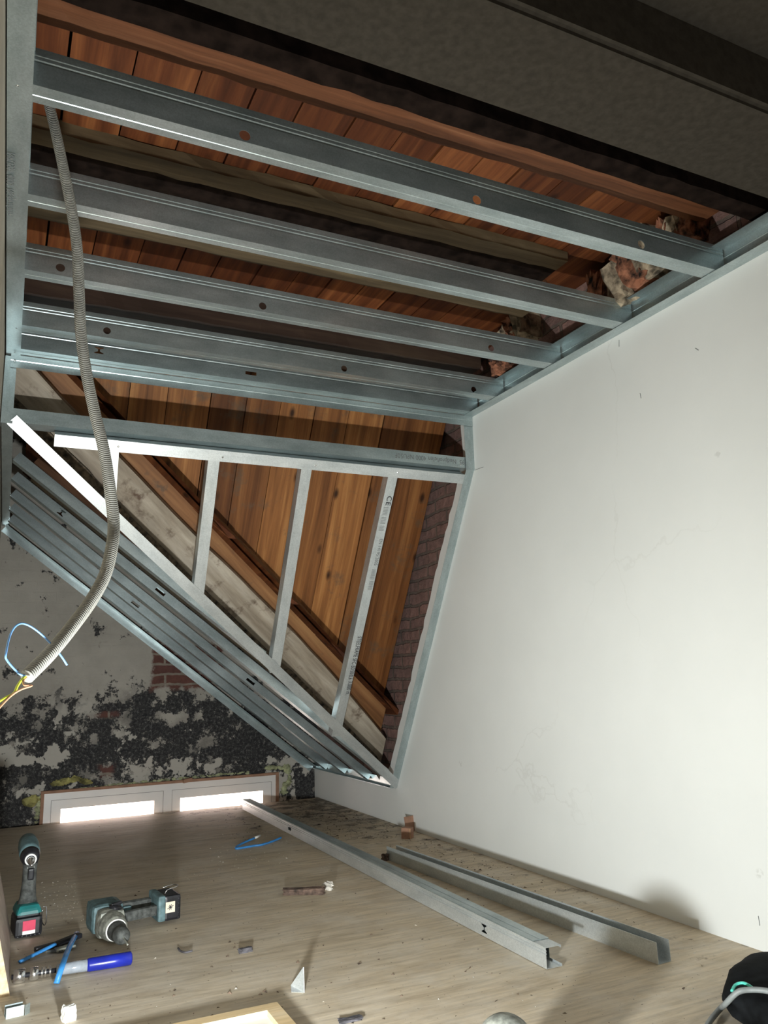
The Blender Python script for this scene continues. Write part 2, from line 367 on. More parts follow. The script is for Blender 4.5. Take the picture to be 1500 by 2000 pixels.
def sheet_profile(bm, pts, x0, x1, t=.0012):
    """thin folded sheet: 2D polyline pts (y,z) extruded in local x, thickness t to the left side"""
    pts = [Vector((a, b)) for a, b in pts]; n = len(pts); off = []
    for i in range(n):
        ds = []
        if i > 0: ds.append((pts[i]-pts[i-1]).normalized())
        if i < n-1: ds.append((pts[i+1]-pts[i]).normalized())
        ns = [Vector((-q.y, q.x)) for q in ds]; nn_ = sum(ns, Vector((0, 0))).normalized(); k = max(.35, nn_.dot(ns[0]))
        off.append(pts[i]+nn_*(t/k))
    loop = pts+off[::-1]
    A = [bm.verts.new((x0, p.x, p.y)) for p in loop]; Bv = [bm.verts.new((x1, p.x, p.y)) for p in loop]; m_ = len(loop)
    for i in range(m_): bm.faces.new((A[i], A[(i+1) % m_], Bv[(i+1) % m_], Bv[i]))
    for R_ in (A, Bv):
        for i in range(n-1): bm.faces.new((R_[i], R_[i+1], R_[m_-2-i], R_[m_-1-i]))
def c_pts(b, h, lip=.006, ribs=True):
    """C stud: web along z at y=0, flanges along +y at z=0 and z=h"""
    g = .0013; p = [(b, lip), (b, 0)]
    if ribs: p += [(b*.62, 0), (b*.58, g), (b*.54, 0)]
    p += [(0, 0)]
    if ribs: p += [(0, h*.60), (g, h*.63), (g, h*.67), (0, h*.70), (0, h*.76), (g, h*.79), (0, h*.82)]
    p += [(0, h)]
    p += [(b, h), (b, h-lip)]
    return p
def u_pts(b, h, ribs=True):
    g = .0016; p = [(b, 0), (0, 0)]
    if ribs: p += [(0, h*.3), (g, h*.33), (0, h*.36), (0, h*.64), (g, h*.67), (0, h*.7)]
    return p + [(0, h), (b, h)]
def cut(o, cutters):
    bmc = bmesh.new()
    for fn in cutters: fn(bmc)
    bmesh.ops.recalc_face_normals(bmc, faces=bmc.faces)
    me = bpy.data.meshes.new('cutter'); bmc.to_mesh(me); bmc.free(); co = bpy.data.objects.new('cutter', me); C.objects.link(co); co.matrix_world = o.matrix_world.copy()
    md = o.modifiers.new('cut', 'BOOLEAN'); md.operation = 'DIFFERENCE'; md.object = co; md.solver = 'EXACT'
    bpy.context.view_layer.update(); dg = bpy.context.evaluated_depsgraph_get()
    nm = bpy.data.meshes.new_from_object(o.evaluated_get(dg)); o.modifiers.clear(); o.data = nm
    bpy.data.objects.remove(co)
def hole_round(x, z, rr): return lambda b: cyl(b, (x, -.01, z), (x, .01, z), rr, seg=24)
def hole_rect(x, z, wx, wz): return lambda b: box(b, (x-wx/2, -.01, z-wz/2), (x+wx/2, .01, z+wz/2))
def hole_I(x, z, s=1.0):
    def fn(b):
        q = [(-.020,.016),(.020,.016),(.020,.012),(.004,.005),(.004,-.005),(.020,-.012),(.020,-.016),(-.020,-.016),(-.020,-.012),(-.004,-.005),(-.004,.005),(-.020,.012)]
        prism(b, [(x+a*s, -.01, z+c*s) for a, c in q], (0, .02, 0))
    return fn
def profile(name, label, cat, p0, p1, ydir, pts, mt='galv', holes=None, group=None, shift=0):
    mw = frame_mat(p0, p1-p0, ydir); bm = bmesh.new(); sheet_profile(bm, pts, 0, (p1-p0).length)
    o = obj(name, bm, M[mt], None, mw); tag(o, label, cat, group)
    if holes: cut(o, holes)
    return o
def screw(parent, loc, nrm, rr=.005):
    bm = bmesh.new(); n = Vector(nrm).normalized(); lathe(bm, Vector(loc)-n*.001, n, [(0, rr), (.0016, rr*.92), (.0026, rr*.45), (.0018, rr*.35), (.0018, 0)], 14)
    o = obj('screw_head', bm, M['chrome']); adopt(o, parent); return o
def adopt(o, parent):
    bpy.context.view_layer.update(); mw = o.matrix_world.copy(); o.parent = parent; o.matrix_world = mw
def text(parent, body, origin, xdir, ydir, size, mt, name='printed_text', sx=1.0):
    """flat lettering: xdir reading direction, ydir up of the letters"""
    cu = bpy.data.curves.new(name, 'FONT'); cu.body = body; cu.size = size; cu.extrude = .0002; cu.space_character = 1.05
    t = bpy.data.objects.new(name, cu); C.objects.link(t); bpy.context.view_layer.update()
    me = bpy.data.meshes.new_from_object(t.evaluated_get(bpy.context.evaluated_depsgraph_get())); bpy.data.objects.remove(t)
    me.materials.clear(); me.materials.append(M[mt]); o = bpy.data.objects.new(name, me); C.objects.link(o)
    mw = frame_mat(Vector(origin), xdir, ydir); o.matrix_world = mw @ Matrix.Diagonal((sx, 1, 1, 1))
    if parent: adopt(o, parent)
    return o

# ------------------------------------------------------------------ key dimensions (room units)
ZC, ZD, ZF = .607, .755, -EYE
YB, ZB = 1.548, .476                     # bottom of the little bulkhead
SL = Vector((0, .466, -.779)).normalized(); N1 = Vector((0, .779, .466)).normalized()   # slope frame: run down / normal outwards
E2 = Vector((1, 0, -.78)).normalized(); N2 = Vector((.78, 0, 1)).normalized()           # gable side frame
P1 = Vector((1, YB, ZB)); P2 = Vector((0, 0, .478)); YW = 2.64
FL = .0265                               # 50 mm in room units
XL0, XL1 = -.031, -.014                  # left wall at the near / far end
def xl(y): return XL0 + (XL1-XL0)*(y-.7)/1.9

# ------------------------------------------------------------------ shell
def slab(name, quad, thick, mt):
    bm = bmesh.new(); q = [U(v) for v in quad]; n = (q[1]-q[0]).cross(q[2]-q[0]).normalized(); prism(bm, q, n*thick); return struct(obj(name, bm, mt))
bm = bmesh.new(); box(bm, P(xl(0)-.05, -.9, ZF)-Vector((0,0,.03)), P(1.0, 2.607, ZF)); struct(obj('floor', bm, M['floor']))
# right wall: plaster up to just past the metal frame, brick behind
yz = [(-.9, -1.6), (YW, -1.6), (YW, -.292), (2.10, -.292)]
rr_ = random.Random(3)
for i in range(0, 41):
    t = i/40; p = Vector((0, 2.045, -.245)).lerp(Vector((0, 1.585, .52)), t); yz.append((p.y+rr_.uniform(-.0035, .0035)+.006, p.z+rr_.uniform(-.003, .003)))
yz += [(1.60, .60)] + [(1.5-.05*i, .632+rr_.uniform(-.004, .004)) for i in range(48)] + [(-.9, .63)]
bm = bmesh.new(); prism(bm, [P(1.0, a, b) for a, b in yz], (.02, 0, 0)); struct(obj('wall_right', bm, M['plaster']))
bm = bmesh.new(); box(bm, P(1.0, -.9, -.6)+Vector((.021, 0, 0)), P(1.06, 2.75, 1.3)); struct(obj('wall_right_brick', bm, M['brick']))
bm = bmesh.new(); q = [P(xl(-.9), -.9, -1.6), P(xl(2.75), 2.75, -1.6), P(xl(2.75), 2.75, 1.3), P(xl(-.9), -.9, 1.3)]; prism(bm, q, (-.05, 0, 0)); struct(obj('wall_left', bm, M['cream']))
bm = bmesh.new(); box(bm, P(-.2, -.95, -1.6), P(1.06, -.9, 1.3)); struct(obj('wall_back', bm, M['plaster']))
bm = bmesh.new(); box(bm, P(-.2, -.95, -1.65), P(1.06, 2.75, -1.6)); struct(obj('floor_lower_storey', bm, M['floor']))
bm = bmesh.new(); box(bm, P(-.2, -.95, 1.3), P(1.06, 2.75, 1.34)); struct(obj('ceiling_outer', bm, M['beam_dark']))
# far wall around the window
WX0, WX1, WZ1, WZ0 = .151, .860, -.316, -.95
bm = bmesh.new(); T = .05
for a, b in (((-.1, YW, -1.6), (WX0, YW+T, 1.3)), ((WX1, YW, -1.6), (1.06, YW+T, 1.3)), ((WX0, YW, WZ1), (WX1, YW+T, 1.3)), ((WX0, YW, -1.6), (WX1, YW+T, WZ0))):
    box(bm, P(*a), P(*b))
struct(obj('wall_far', bm, M['soot']))

# plank decking: ceiling (flat) and slope; every plank is a little solid
def planks(name, org, udir, vdir, ulen, vlen, pw, nrm, mt, gap=.004, seed=1, clip=None):
    rnd = random.Random(seed); bm = bmesh.new(); lay = bm.verts.layers.float.new('tone')
    org = U(org); udir, vdir, nrm = Vector(udir).normalized(), Vector(vdir).normalized(), Vector(nrm).normalized()
    u = 0; 
    while u < ulen*S:
        wd = pw*S*rnd.uniform(.9, 1.1); v0 = 0; tone = rnd.random(); k = rnd.uniform(-.003, .003)
        a = org+udir*u+nrm*k; b = udir*(wd-gap*rnd.uniform(.6, 1.6)); c = vdir*vlen*S
        t = bmesh.new(); prism(t, [a, a+b, a+b+c, a+c], nrm*.02)
        me = bpy.data.meshes.new('t'); t.to_mesh(me); t.free(); n0 = len(bm.verts); bm.from_mesh(me); bpy.data.meshes.remove(me); bm.verts.ensure_lookup_table()
        for i in range(n0, len(bm.verts)): bm.verts[i][lay] = tone
        u += wd
    if clip:
        bmesh.ops.bisect_plane(bm, geom=list(bm.verts)+list(bm.edges)+list(bm.faces), plane_co=clip[0], plane_no=clip[1], clear_inner=True)
    return struct(obj(name, bm, mt))
OFF = .165
ytop = YB + (OFF - (ZD-ZB)*N1.z)/N1.y
planks('ceiling', (-.04, -.4, ZD), (1,0,0), (0,1,0), 1.06, ytop+.4, .072, (0,0,1), M['deck'], seed=5)
o1 = Vector((-.04, YB, ZB)) + N1*OFF; o1 = o1 + SL*((ZD-o1.z)/SL.z)
planks('wall_slope_boards', o1, (1,0,0), SL, .985, 1.35, .086, N1, M['slope'], seed=11, clip=(U(P2+N2*.05), N2))
o2 = Vector((-.05, 1.5, .50+.04)) + N2*.14
planks('wall_gable_boards', o2, (0,1,0), E2, 1.25, 1.75, .09, N2, M['deck'], seed=8, clip=(U(P1+N1*.10), N1))

# ------------------------------------------------------------------ old timbers above the ceiling frame
XR = .992
def xbeam(name, label, y0, y1, z0, z1, mt, cat='beam', x0=None, x1=XR, rough=.003, group='old timbers above the metal ceiling joists'):
    a = P(xl(y0)+.004 if x0 is None else x0, y0, z0); b = P(x1, y0, z0)
    o = beam(name, a, b, (0, 1, 0), (y1-y0)*S, (z1-z0)*S, M[mt], rough=rough); tag(o, label, cat, group); return o
p = az(1000, 323, .708); xbeam('timber_beam', 'reddish brown old timber beam above the frontmost metal joist', p.y-.048, p.y, .708, .7545, 'beam_red')
p, p2 = az(560, 372, .735), az(560, 401, .735); xbeam('timber_beam', 'grey-tan old beam between the first and second metal joists', p.y, p2.y, .735, .7545, 'beam_tan', x1=.90)
p = az(560, 440, .743); xbeam('timber_beam', 'near-black plank standing in for the shaded strip behind the grey-tan beam', p2.y+.001, p.y, .743, .7545, 'black_wood', 'plank', x1=.91)  # near-black colour paints the shade behind the tan beam
p2 = az(560, 449, .743); xbeam('timber_beam', 'narrow brown plank right above the second metal joist', p.y+.001, p2.y+.01, .743, .7545, 'beam', 'plank', x1=.93)
p = az(500, 514, .729); xbeam('timber_beam', 'tan old beam just under the board deck behind the second metal joist', p.y-.05, p.y, .729, .7545, 'beam_tan', x1=.95)
xbeam('timber_beam', 'dark added beam standing in for shadow between the third and fourth metal joists', 1.42, 1.60, .675, .7545, 'beam_dark', x1=.95)  # dark beam added to fill this gap where shade falls
p = az(1000, 256, .68); xbeam('timber_plank', 'dark brown plank between the grey board and the reddish beam', p.y-.03, p.y, .66, .7545, 'black_wood', 'plank', group=None, rough=.002)
p = az(1000, 266, .68); xbeam('wood_lath', 'thin tan lath in the crack above the reddish beam', p.y-.004, p.y+.002, .682, .70, 'beam_tan', 'lath', x1=.90, rough=.0015, group=None)
# grey board overhead, near the camera
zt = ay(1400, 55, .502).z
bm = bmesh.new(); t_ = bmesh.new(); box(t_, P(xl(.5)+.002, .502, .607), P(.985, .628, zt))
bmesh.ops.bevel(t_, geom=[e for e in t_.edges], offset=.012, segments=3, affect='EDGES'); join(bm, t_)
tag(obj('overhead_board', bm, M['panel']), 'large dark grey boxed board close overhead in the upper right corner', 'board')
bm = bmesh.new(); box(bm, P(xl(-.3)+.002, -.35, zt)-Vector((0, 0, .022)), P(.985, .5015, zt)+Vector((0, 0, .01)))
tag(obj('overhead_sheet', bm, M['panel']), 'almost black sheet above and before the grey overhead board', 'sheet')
# yellow strip by the wall
bm = bmesh.new(); a, b = U(az(1355, 382, .665)), U(az(1475, 400, .665)); dd = (b-a)
mw = frame_mat(a, dd, (0, 1, 0)); box(bm, (0, 0, 0), (dd.length, .016, .004)); o = obj('yellow_strip', bm, M['brass'], None, mw)
tag(o, 'short yellow punched strip at the right end of the reddish beam', 'strip')
cut(o, [lambda bb: cyl(bb, (.02, .008, -.01), (.02, .008, .01), .003), lambda bb: cyl(bb, (.07, .008, -.01), (.07, .008, .01), .0025), lambda bb: cyl(bb, (.11, .005, -.01), (.11, .005, .01), .004)])

# broken masonry between the joists at the right wall
def lump(name, label, cpix, zz, size, mts, rot=(0, 0, 0), seed=0, cat='masonry', x=None):
    c = ax(cpix[0], cpix[1], x or .985); rnd = random.Random(seed); bm = bmesh.new()
    for k in range(3):
        t = bmesh.new(); bmesh.ops.create_cube(t, size=1); bmesh.ops.subdivide_edges(t, edges=list(t.edges), cuts=3, use_grid_fill=True)
        for v in t.verts:
            v.co += Vector([rnd.uniform(-.09, .09) for _ in range(3)]); v.co.x *= size[0]; v.co.y *= size[1]*.42; v.co.z *= size[2]
        bmesh.ops.transform(t, matrix=Matrix.Translation((0, size[1]*(k-1)*.38, rnd.uniform(-.12, .12)*size[2])) @ Euler((rnd.uniform(-.3, .3), 0, 0)).to_matrix().to_4x4(), verts=t.verts)
        for fc in t.faces: fc.material_index = 0 if (k+seed) % 2 else 1
        join(bm, t)
    o = obj(name, bm, [M[q] for q in mts]); o.location = U(c); o.rotation_euler = rot
    return tag(o, label, cat, 'broken masonry at the right wall')
lump('broken_masonry', 'broken brick lump above the right end of the frontmost joist', (1330, 455), 0, (.10, .12, .09), ('brick_lump', 'mortar_lump'), (.2, 0, .1), 1)
lump('broken_masonry', 'big piece of broken brick and mortar behind the frontmost joist', (1245, 525), 0, (.10, .19, .15), ('brick_lump', 'mortar_lump'), (-.4, 0, 0), 2)
lump('broken_masonry', 'broken brick edge at the right end of the grey-tan beam', (1172, 572), 0, (.06, .07, .13), ('brick_lump', 'brick_lump'), (.3, 0, 0), 3)
lump('broken_masonry', 'brick rubble between the second and third metal joists', (1015, 650), 0, (.12, .14, .12), ('brick_lump', 'mortar_lump'), (-.3, 0, 0), 4)
lump('broken_masonry', 'small red brick stub at the far ends of the metal joists', (985, 715), 0, (.07, .09, .06), ('brick_lump', 'brick_lump'), (0, 0, 0), 5)

# valley rafters behind the sloping frame
def strip_between(name, label, top, bot, off, thick, mt, cat='rafter', rough=0, group=None, ext=True):
    n = Vector(N1); bm = bmesh.new(); A = [U(ap(*q, P1+n*off, n)) for q in top]; Bv = [U(ap(*q, P1+n*off, n)) for q in bot]
    # resample both edges to equal counts
    def res_(L_, k=26):
        ds = [0]
        for a_, b_ in zip(L_, L_[1:]): ds.append(ds[-1]+(b_-a_).length)
        out = []
        for i in range(k):
            t = ds[-1]*i/(k-1); j = max(q for q in range(len(ds)-1) if ds[q] <= t+1e-9); j = min(j, len(L_)-2)
            out.append(L_[j].lerp(L_[j+1], (t-ds[j])/max(1e-9, ds[j+1]-ds[j])))
        return out
    A, Bv = res_(A), res_(Bv)
    for L_ in (A, Bv):
        for v in L_: v.x = min(max(v.x, xl(1.6)*S+.012), .988*S)
    x = (A[-1]-A[0]).normalized(); mw = frame_mat(A[0], x, n); inv = mw.inverted(); rnd = random.Random(len(label))
    rows = []
    for a_, b_ in zip(A, Bv):
        j = lambda: Vector([rnd.uniform(-rough, rough) for _ in range(3)])
        rows.append([bm.verts.new(inv @ v) for v in (a_+j(), b_+j(), b_+n*thick+j(), a_+n*thick)])
    for R0, R1 in zip(rows, rows[1:]):
        for k in range(4): bm.faces.new((R0[k], R0[(k+1) % 4], R1[(k+1) % 4], R1[k]))
    bm.faces.new(rows[0][::-1]); bm.faces.new(rows[-1])
    return tag(obj(name, bm, M[mt], None, mw), label, cat, group)
Tln = [(60, 640), (170, 758), (295, 885), (430, 1015), (553, 1140), (680, 1287), (790, 1400)]
Gln = [(40, 690), (130, 790), (240, 900), (393, 1060), (450, 1112), (560, 1222), (640, 1308), (740, 1425), (775, 1465)]
Dln = [(10, 760), (125, 872), (235, 987), (390, 1142), (552, 1297), (657, 1397), (757, 1500)]
Bln = [(0, 790), (100, 893), (212, 1003), (400, 1178), (560, 1328), (700, 1462), (758, 1520)]
strip_between('valley_rafter', 'brown diagonal rafter with curved grain against the upright boards', Tln, Gln, .134, .045, 'rafter')
strip_between('valley_plank', 'pale limewashed diagonal plank below the brown rafter', Gln, Dln, .095, .09, 'limed', 'plank', .0015)
strip_between('valley_mortar', 'dark crumbling mortar strip along the diagonal metal profile', Dln, Bln, .085, .10, 'crumbly', 'mortar', .006)

# battens behind the gable frame
for k, (yy, lab) in enumerate(((1.90, 'brown batten seen between the uppermost gable profiles'), (2.10, 'brown batten seen between the middle gable profiles'), (2.27, 'tan batten tinted for window light, seen between the lower gable profiles'), (2.42, 'brown batten seen behind the lowest gable profiles'))):
    x0 = max(-.005, 0); a = Vector((x0, yy, .478-.78*x0)) + N2*.085; b = Vector((.985, yy, .478-.78*.985)) + N2*.085
    t = min(.985, ((yy-YB)*.858+.0354-.22)/.40); b = Vector((t, yy, .478-.78*t)) + N2*.085
    o = beam('gable_batten', U(a), U(b), (0, 1, 0), .05, .04, M['beam_tan' if k == 2 else 'beam'], rough=.001); tag(o, lab, 'batten', 'battens behind the gable frame')  # one batten takes lighter wood to paint the window light on it

# ------------------------------------------------------------------ metal ceiling frame
H75 = .043*S; B50 = FL*S
x0j, x1j = -.010, .996
JO = [(.789, 'frontmost and widest galvanised ceiling joist', [(az, 0)], 'galv'),
      (.994, 'second galvanised ceiling joist from the front', [], 'galv'),
      (1.198, 'third galvanised ceiling joist from the front', [], 'galv'),
      (1.404, 'fourth galvanised ceiling joist from the front', [], 'galv'),
      (1.513, 'last galvanised ceiling joist, against the ceiling edge track', [], 'galv')]
HOLES = {0: [(478, 265), (931, 392), (1252, 478)], 2: [(118, 523), (513, 598), (959, 680)], 3: [(209, 646), (672, 720), (925, 761)]}
joists = []
for k, (yy, lab, _, mt) in enumerate(JO):
    hs = []
    for hp in HOLES.get(k, []):
        q = ay(*hp, yy); hs.append(hole_round((q.x-x0j)*S, max(.0135, (q.z-ZC)*S), .0125))
    if k == 4:
        q = ay(193, 691, yy); hs.append(hole_I((q.x-x0j)*S, .035, .8)); q = ay(490, 735, yy); hs.append(hole_rect((q.x-x0j)*S, .03, .045, .014))
    bpts = c_pts(B50, H75)
    o = profile('metal_joist', lab, 'joist', P(x0j, yy, ZC), P(x1j, yy, ZC), (0, 1, 0), bpts, mt, hs, 'galvanised ceiling joists'); joists.append(o)
# perimeter tracks: U lying against the walls, open towards the room
def track(name, label, a, b, inward, pts, mt='galv', group='galvanised edge tracks'):
    return profile(name, label, 'track', a, b, inward, pts, mt, None, group)
TH = .041*S
# right wall track: along Y, web on the wall
tr_r = profile('edge_track', 'galvanised edge track of the ceiling along the white wall', 'track', P(.9990, .30, ZC-.0012), P(.9990, 1.562, ZC-.0012), (-1, 0, 0), u_pts(B50*.95, TH), 'galv', None, 'galvanised edge tracks')
tr_l = profile('edge_track', 'galvanised edge track of the ceiling along the left wall, printed with dots', 'track', P(xl(.35)+.001, .35, ZC-.001), P(xl(1.56)+.003, 1.56, ZC-.001), (1, 0, 0), [(a, -b) for a, b in u_pts(B50*.92, TH)], 'galv', None, 'galvanised edge tracks')
tr_f = profile('bulkhead_track', 'galvanised top track where the ceiling frame steps down', 'track', P(-.012, 1.543, ZC), P(.999, 1.543, ZC), (0, 0, -1), [(0, .048), (0, 0), (B50*.45, 0), (B50*.5, .0015), (B50*.55, 0), (B50, 0)], 'galv', None, 'galvanised edge tracks')
# upright ends of the bulkhead
bk_r = profile('bulkhead_upright', 'short upright metal profile of the step at the white wall', 'track', P(.9995, YB-.002, ZC-.004), P(.9995, YB-.002, ZB-.004), (-1, 0, 0), [(B50*.9, 0), (0, 0), (0, .05)], 'galv', None, 'galvanised edge tracks')
bk_l = profile('bulkhead_upright', 'short upright metal profile of the step at the left wall', 'track', P(xl(YB)+.002, YB-.002, ZC-.004), P(xl(YB)+.002, YB-.002, ZB-.004), (1, 0, 0), [(B50*.75, 0), (0, 0), (0, -.05)], 'galv', None, 'galvanised edge tracks')
bk_b = profile('bulkhead_track', 'horizontal metal track printed with grey lettering above the sloping frame', 'track', P(-.014, YB, ZB), P(.985, YB, ZB), (0, 0, 1), [(B50, 0), (0, 0), (0, -.078), (B50*.6, -.078)], 'galv', None, 'galvanised edge tracks')

# ------------------------------------------------------------------ sloping frame (faces the room)
def on1(x, s): return Vector((x, YB, ZB)) + SL*s
s0, s1 = .016, .034
a = ap(740, 911, P1, N1); s0 = (a-Vector((a.x, YB, ZB))).length; a = ap(740, 926, P1, N1); s1 = (a-Vector((a.x, YB, ZB))).length
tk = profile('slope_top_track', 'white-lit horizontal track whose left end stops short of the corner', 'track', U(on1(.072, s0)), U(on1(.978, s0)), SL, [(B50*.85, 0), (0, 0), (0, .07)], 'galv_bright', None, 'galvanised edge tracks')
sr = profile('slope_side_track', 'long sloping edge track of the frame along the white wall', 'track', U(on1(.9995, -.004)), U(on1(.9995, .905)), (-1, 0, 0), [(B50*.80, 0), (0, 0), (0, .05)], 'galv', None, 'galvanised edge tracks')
# valley profile along the diagonal
V0 = Vector((-.003, YB-.466*.003, .478+.78*.003)); V1 = Vector((.997, YB+.466*.997, .478-.78*.997)); VD = (V1-V0).normalized()
vin = N1.cross(VD); vin = vin if vin.z > 0 else -vin
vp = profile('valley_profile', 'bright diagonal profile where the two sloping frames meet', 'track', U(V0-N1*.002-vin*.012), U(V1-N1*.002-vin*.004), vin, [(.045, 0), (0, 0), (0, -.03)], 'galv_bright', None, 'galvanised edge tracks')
# studs
STX = [((232, 868), (222, 1010), 'short leftmost upright stud behind the grey conduit'), ((430, 885), (397, 1160), 'second upright stud of the sloping frame, between conduit and middle stud'),
       ((610, 905), (546, 1305), 'third upright stud of the sloping frame, unprinted, longer than the one left of it'), ((778, 922), (665, 1430), 'longest upright stud of the sloping frame, printed with black lettering')]
studs = []
for k, (t_, b_, lab) in enumerate(STX):
    qt, qb = ap(*t_, P1+N1*.001, N1), ap(*b_, P1+N1*.001, N1)
    st_ = (qt-Vector((qt.x, YB, ZB))).dot(SL); xx = qt.x if k else qt.x
    xb = qb.x; sb = (qb-Vector((qb.x, YB, ZB))).dot(SL)
    a = U(on1(qt.x+.001, s0+.004)+N1*.0012); b = U(on1(xb+.002, sb+(.012 if k else -.006))+N1*.0012)
    wfl = B50*(.90 if k else .8)
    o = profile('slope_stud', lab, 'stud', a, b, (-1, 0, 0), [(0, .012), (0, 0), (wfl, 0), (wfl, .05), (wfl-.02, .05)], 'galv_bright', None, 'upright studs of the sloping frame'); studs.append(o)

# ------------------------------------------------------------------ gable side frame
GY = [(1.817, 'topmost of the gable profiles running down beside the diagonal'), (1.993, 'second gable profile from the top, with an H-shaped punched hole'), (2.182, 'third gable profile from the top'), (2.356, 'fourth gable profile from the top, narrow at the left'), ]
GH = .0205*S
for k, (yy, lab) in enumerate(GY):
    xa = .004; xb = min(.992, (yy-YB)/.466 - .02)
    if k == 1: xb = .955
    a = Vector((xa, yy, .478-.78*xa)); b = Vector((xb, yy, .478-.78*xb)); hs = []
    def spot(px, py):
        q = ay(px, py, yy); return ((q-a).dot(E2)*S, (q-a).dot(N2)*S)
    if k == 1:
        for px, py, kind in ((118, 1003, 'I'), (312, 1157, 'R')):
            u_, v_ = spot(px, py); v_ = GH/2; hs.append(hole_I(u_, v_, .8) if kind == 'I' else hole_rect(u_, v_, .052, .016))
    if k == 2:
        u_, v_ = spot(488, 1333); hs.append(hole_rect(u_, GH*.5, .052, .018)); 
    if k == 3:
        u_, v_ = spot(262, 1183); hs.append(hole_rect(u_, GH*.45, .05, .016))
    g = .002; pts = [(B50, .006), (B50, 0), (B50*.62, 0), (B50*.57, g), (B50*.52, 0), (0, 0), (0, GH), (B50, GH), (B50, GH-.006)]
    profile('gable_profile', lab, 'profile', U(a), U(b), (0, 1, 0), pts, 'galv', hs, 'galvanised profiles of the gable frame')
a = Vector((.004, 2.52, .478-.78*.004)); b = Vector((.995, 2.52, .478-.78*.995))
profile('gable_profile', 'lowest gable profile, paired with the edge track on the sooty wall', 'profile', U(a), U(b), (0, 1, 0), [(B50, .006), (B50, 0), (B50*.5, .002), (0, 0), (0, GH), (B50, GH)], 'galv', None, 'galvanised profiles of the gable frame')
# end track on the far wall with its flange hanging down against the plaster
a = Vector((.0, YW-.001, .478-.78*.0)); b = Vector((.995, YW-.001, .478-.78*.995))
et = profile('gable_end_track', 'blue-grey edge track screwed along the sooty wall', 'track', U(a), U(b), (0, -1, 0), [(B50*1.2, 0), (0, 0), (0, .04)], 'galv', None, 'galvanised edge tracks')
gr = profile('gable_foot_track', 'short edge track at the foot of the gable profiles on the white wall', 'track', P(.9995, 2.02, -.302), P(.9995, YW-.003, -.302), (-1, 0, 0), [(B50*.5, 0), (0, 0), (0, .04)], 'galv', None, 'galvanised edge tracks')
gl = profile('gable_head_track', 'edge track at the top of the gable profiles by the left wall', 'track', P(xl(1.57)+.003, YB+.01, .478), P(xl(2.6)+.003, YW-.003, .478), (1, 0, 0), [(.020*S, 0), (0, 0), (0, -.04)], 'galv', None, 'galvanised edge tracks')

# ------------------------------------------------------------------ screws and lettering on the metal
def on_face(px, py, p0, n): return U(ap(px, py, p0, n))
for par, px, py, p0, n, dn in ((tr_l, 34, 166, Vector((0, 0, ZC)), Vector((0, 0, 1)), (0, 0, -1)), (tr_l, 32, 640, Vector((0, 0, ZC)), Vector((0, 0, 1)), (0, 0, -1)),
        (tr_l, 29, 688, Vector((0, 0, ZC)), Vector((0, 0, 1)), (0, 0, -1)), (tr_r, 1412, 540, Vector((0, 0, ZC)), Vector((0, 0, 1)), (0, 0, -1)),
        (tr_r, 1232, 640, Vector((0, 0, ZC)), Vector((0, 0, 1)), (0, 0, -1)), (tr_r, 1095, 717, Vector((0, 0, ZC)), Vector((0, 0, 1)), (0, 0, -1)),
        (bk_l, 29, 704, Vector((0, 1.54, 0)), Vector((0, 1, 0)), (0, -1, 0)), (bk_b, 21, 816, Vector((0, YB, 0)), Vector((0, 1, 0)), (0, -1, 0)), (bk_b, 900, 908, Vector((0, YB, 0)), Vector((0, 1, 0)), (0, -1, 0)),
        (tk, 231, 872, P1, N1, -N1), (tk, 435, 893, P1, N1, -N1), (tk, 616, 909, P1, N1, -N1), (tk, 777, 923, P1, N1, -N1),
        (vp, 395, 1171, P1, N1, -N1), (vp, 545, 1316, P1, N1, -N1), (vp, 666, 1431, P1, N1, -N1), (vp, 769, 1533, P1, N1, -N1)):
    screw(par, on_face(px, py, p0, n)+Vector(dn)*.001, dn, .0042)
for px, py in ((134, 1105), (257, 1203), (420, 1328)):
    q = ay(px, py, YW-.005); screw(et, U(q)+Vector((0, -.004, 0)), (0, -1, 0), .006)
# grey print, upside down on the step track
a = U(ay(907, 901, YB)); text(bk_b, '95  Nedprofielen 4000 NPU50F', a+Vector((0, -.0006, .004)), (-1, 0, 0), (0, 0, -1), .030, 'ink_faint', sx=.86)
# black print on the longest stud (reads downwards)
def stud_text(body, px, py, size, mt, sx=1.0):
    a = on_face(px, py, P1+N1*.001, N1); dx = (U(ap(665, 1430, P1, N1))-U(ap(778, 922, P1, N1))).normalized(); side = N1.cross(dx)
    if side.x > 0: pass
    text(studs[3], body, a-N1*.0008, dx, Vector((1, 0, 0)), size, mt, sx=sx)
stud_text('CE', 757, 968, .034, 'ink', 1.1)
stud_text('|||||| ||||| ||||', 752, 990, .026, 'ink_faint', .9)
stud_text('EN 14195:2005   ||||||||| ||||||||', 742, 1052, .022, 'ink_faint', .9)
stud_text('STEELFRAME SFC-50/50/0,6', 699, 1243, .030, 'ink', .62)
stud_text('3.000 m.', 681, 1330, .030, 'ink', .7)
# dotted print along the left ceiling track
a = U(az(36, 300, ZC-.002)); text(tr_l, 'NPU50F 4000  Nedprofielen', a-Vector((.006, 0, .0025)), (0, 1, 0), (-1, 0, 0), .024, 'ink_faint', sx=.9)

wr = bpy.data.objects['wall_right']
for x0, y0, x1, y1 in ((928, 918, 944, 912), (1209, 664, 1209, 677), (1481, 1789, 1484, 1808), (1358, 680, 1364, 684), (1250, 768, 1252, 778)):
    a, b = U(ax(x0, y0, .9994)), U(ax(x1, y1, .9994)); bm = bmesh.new(); tube(bm, [a, b], .0009, 6); o = obj('pencil_mark', bm, M['ink_faint']); o.parent = wr
